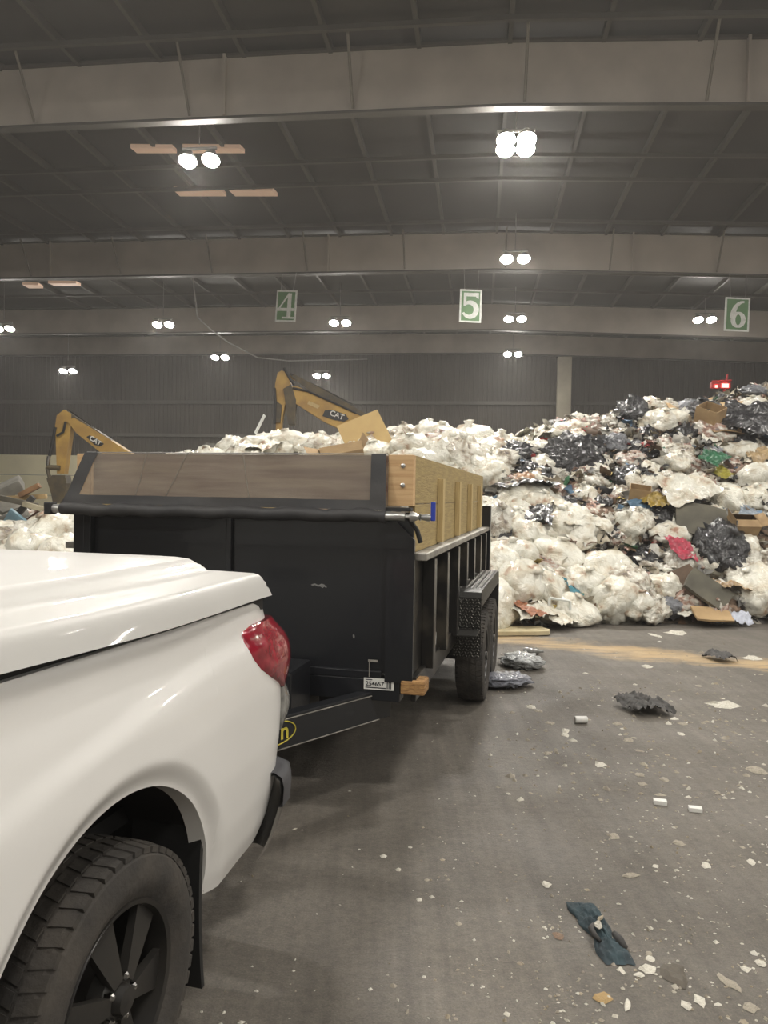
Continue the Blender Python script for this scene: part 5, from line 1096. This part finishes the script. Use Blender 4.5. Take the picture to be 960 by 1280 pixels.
# plastic bottle, films
p = ground(667, 818); MB().lathe([(-0.12, 0.0001), (-0.12, 0.03), (-0.1, 0.036), (0.04, 0.036), (0.08, 0.015), (0.11, 0.014), (0.11, 0.0001)], 14, 'x', ).build('plastic_bottle', m_clear, None, smooth=40, label='clear plastic bottle lying by the trailer tyre', cat='bottle'); bpy.data.objects['plastic_bottle'].location = (p.x, p.y, 0.037); bpy.data.objects['plastic_bottle'].rotation_euler = (0, 0, R(-4))
m_gfilm = mat('grey_floor_film', (0.26, 0.27, 0.31), 0.3, 0, (0.15, 0.155, 0.18), 3, crinkle=0.4, coat=0.3); m_wfilm = mat('pale_floor_film', (0.5, 0.51, 0.5), 0.3, 0, (0.34, 0.35, 0.35), 4, crinkle=0.4, coat=0.3)
for px, py, r, m, lab, zz in ((630, 858, 0.21, m_gfilm, 'blue grey plastic bag lying behind the trailer tyre', 0.35), (653, 834, 0.19, m_wfilm, 'clear crumpled plastic bag above the blue grey one', 0.5)):
    p = ground(px, py); inst('floor_bag', bag_mesh('floor_bag', px * 0.013, m, False, 0.35, 4, 0.55), None, (p.x, p.y + 0.02, 0.06), (0, 0, 0.4), (r, r * 0.9, r * zz * 1.3), label=lab, cat='plastic bag')
p = ground(805, 888); inst('black_rag', sheet_mesh('black_rag', 33, m_dk, 26, 20, 1, 0.8, 0.7), None, (p.x, p.y, 0.07), (0, 0, 0.2), (0.17, 0.24, 0.11), label='crumpled black rag on the floor in the distance', cat='rag')
p = ground(900, 825); inst('black_rag', sheet_mesh('dark_rag', 36, m_dk, 20, 16, 1, 0.8, 0.7), None, (p.x, p.y, 0.06), (0, 0, 0.2), (0.12, 0.2, 0.08), label='dark rag on the tan smear', cat='rag')
for px, py, lab in ((915, 783, 'white and blue cloth on the floor at right'), (945, 778, 'white paper at the right edge before the heap')):
    p = ground(px, py); inst('white_cloth', sheet_mesh('white_cloth', px, m_decal if px > 930 else mat('pale_blue_cloth', (0.55, 0.58, 0.66), 0.7), 20, 16, 1, 0.8, 0.5), None, (p.x, p.y + 0.1, 0.14), (R(15), 0, 0.1), (0.26, 0.26, 0.22), label=lab, cat='cloth')
# teal rag with its trapped scraps
p = ground(748, 1165); tg_ = empty('teal_rag', (p.x, p.y, 0), 0, label='wet teal rag in a long heap on the floor', cat='rag')
d_ = p.y / 960
def rag(u, v):
    y = (v - 0.5) * 2; wdt = 24 * d_ * (0.75 + 0.5 * noise.noise((0, v * 4, 7))); x = (u - 0.5) * 2 * wdt + 14 * d_ * (0.5 - v) + 0.012 * noise.noise((u * 5, v * 5, 1)); yy = y * 0.22
    e = (1 - abs(2 * u - 1) ** 3) * (1 - abs(y) ** 4); q = Vector((u * 3, v * 6, 2))
    return (x, yy + 0.012 * noise.noise(q * 2), 0.003 + e * (0.012 + 0.035 * abs(noise.noise(q)) + 0.02 * abs(noise.noise(q * 2.3)) + 0.01 * abs(noise.noise(q * 5))))
MB().grid(rag, 40, 70).build('cloth', m_teal, tg_, smooth='all', fix=False)
inst('tissue_scrap', flake_mesh('tissue_scrap', 61, m_paper, 1, 1, 0.5), tg_, (-0.012, -0.035, 0.045), (0, 0, 0.4), (0.025, 0.03, 0.03)); inst('torn_strip', flake_mesh('torn_strip', 62, m_tan, 1, 1, 0.3), tg_, (0.012, 0.02, 0.045), (0, 0, 0.9), (0.035, 0.012, 0.02))
MB().tube([(-0.02, -0.10, 0.02), (-0.04, -0.08, 0.035), (-0.045, -0.05, 0.045), (-0.03, -0.03, 0.05)], [0.006, 0.012, 0.012, 0.006], 8).build('fold', m_dk, tg_, smooth='all'); MB().tube([(0.045, -0.06, 0.03), (0.055, -0.1, 0.025), (0.07, -0.13, 0.012)], [0.012, 0.018, 0.01], 8).build('fold', m_dk, tg_, smooth='all')
p = ground(697, 1170); inst('dead_leaf', flake_mesh('dead_leaf', 77, m_paper2, 1, 1, 0.2), None, (p.x - 0.0, p.y, 0.002), (0, 0, 0.3), (0.03, 0.035, 0.02), label='brown leaf like scrap left of the teal rag', cat='scrap').data.materials[0] = m_clothb
# uncountable chips
def chips(nm, n_, region, smin, smax, mats_, seed, lab, lo_right=True):
    r = random.Random(seed); mb = MB(); c_ = 0
    while c_ < n_:
        px = r.uniform(*region[0]); py = region[1][0] + (region[1][1] - region[1][0]) * r.random() ** 0.8
        if lo_right and r.random() > 0.09 + 0.91 * smooth01((px - 420) / 420): continue
        if noise.noise((px * 0.012, py * 0.02, seed)) < r.uniform(-0.5, 0.25): continue
        p = ground(px, py); s = r.uniform(smin, smax) * (1 if r.random() < 0.85 else 1.8); k = r.choice((4, 5, 6)); a0 = r.uniform(0, 6.28); el = r.uniform(0.4, 1)
        ring = []
        for i in range(k):
            q = 2 * math.pi * i / k; u, v = s * math.cos(q) * r.uniform(.6, 1), s * el * math.sin(q) * r.uniform(.6, 1)
            ring.append((p.x + u * math.cos(a0) - v * math.sin(a0), p.y + u * math.sin(a0) + v * math.cos(a0), 0.001))
        mb.add(ring + [(p.x, p.y, 0.002 + s * r.uniform(0.15, 0.6))], [(i, (i + 1) % k, k) for i in range(k)], r.choices(range(len(mats_)), [5, 3, 2, 1.5][:len(mats_)])[0]); c_ += 1
    mb.build(nm, mats_, kind='stuff', label=lab, cat='litter', fix=False)
chips('floor_litter', 1200, ((250, 990), (800, 1300)), 0.004, 0.012, [m_paper, m_paper2, m_tan], 5, 'tiny pale chips and crumbs of litter scattered on the floor')
chips('floor_litter', 420, ((610, 990), (800, 1000)), 0.010, 0.026, [m_paper2, m_tan, m_paper], 8, 'flattened trodden scraps on the floor before the heap')
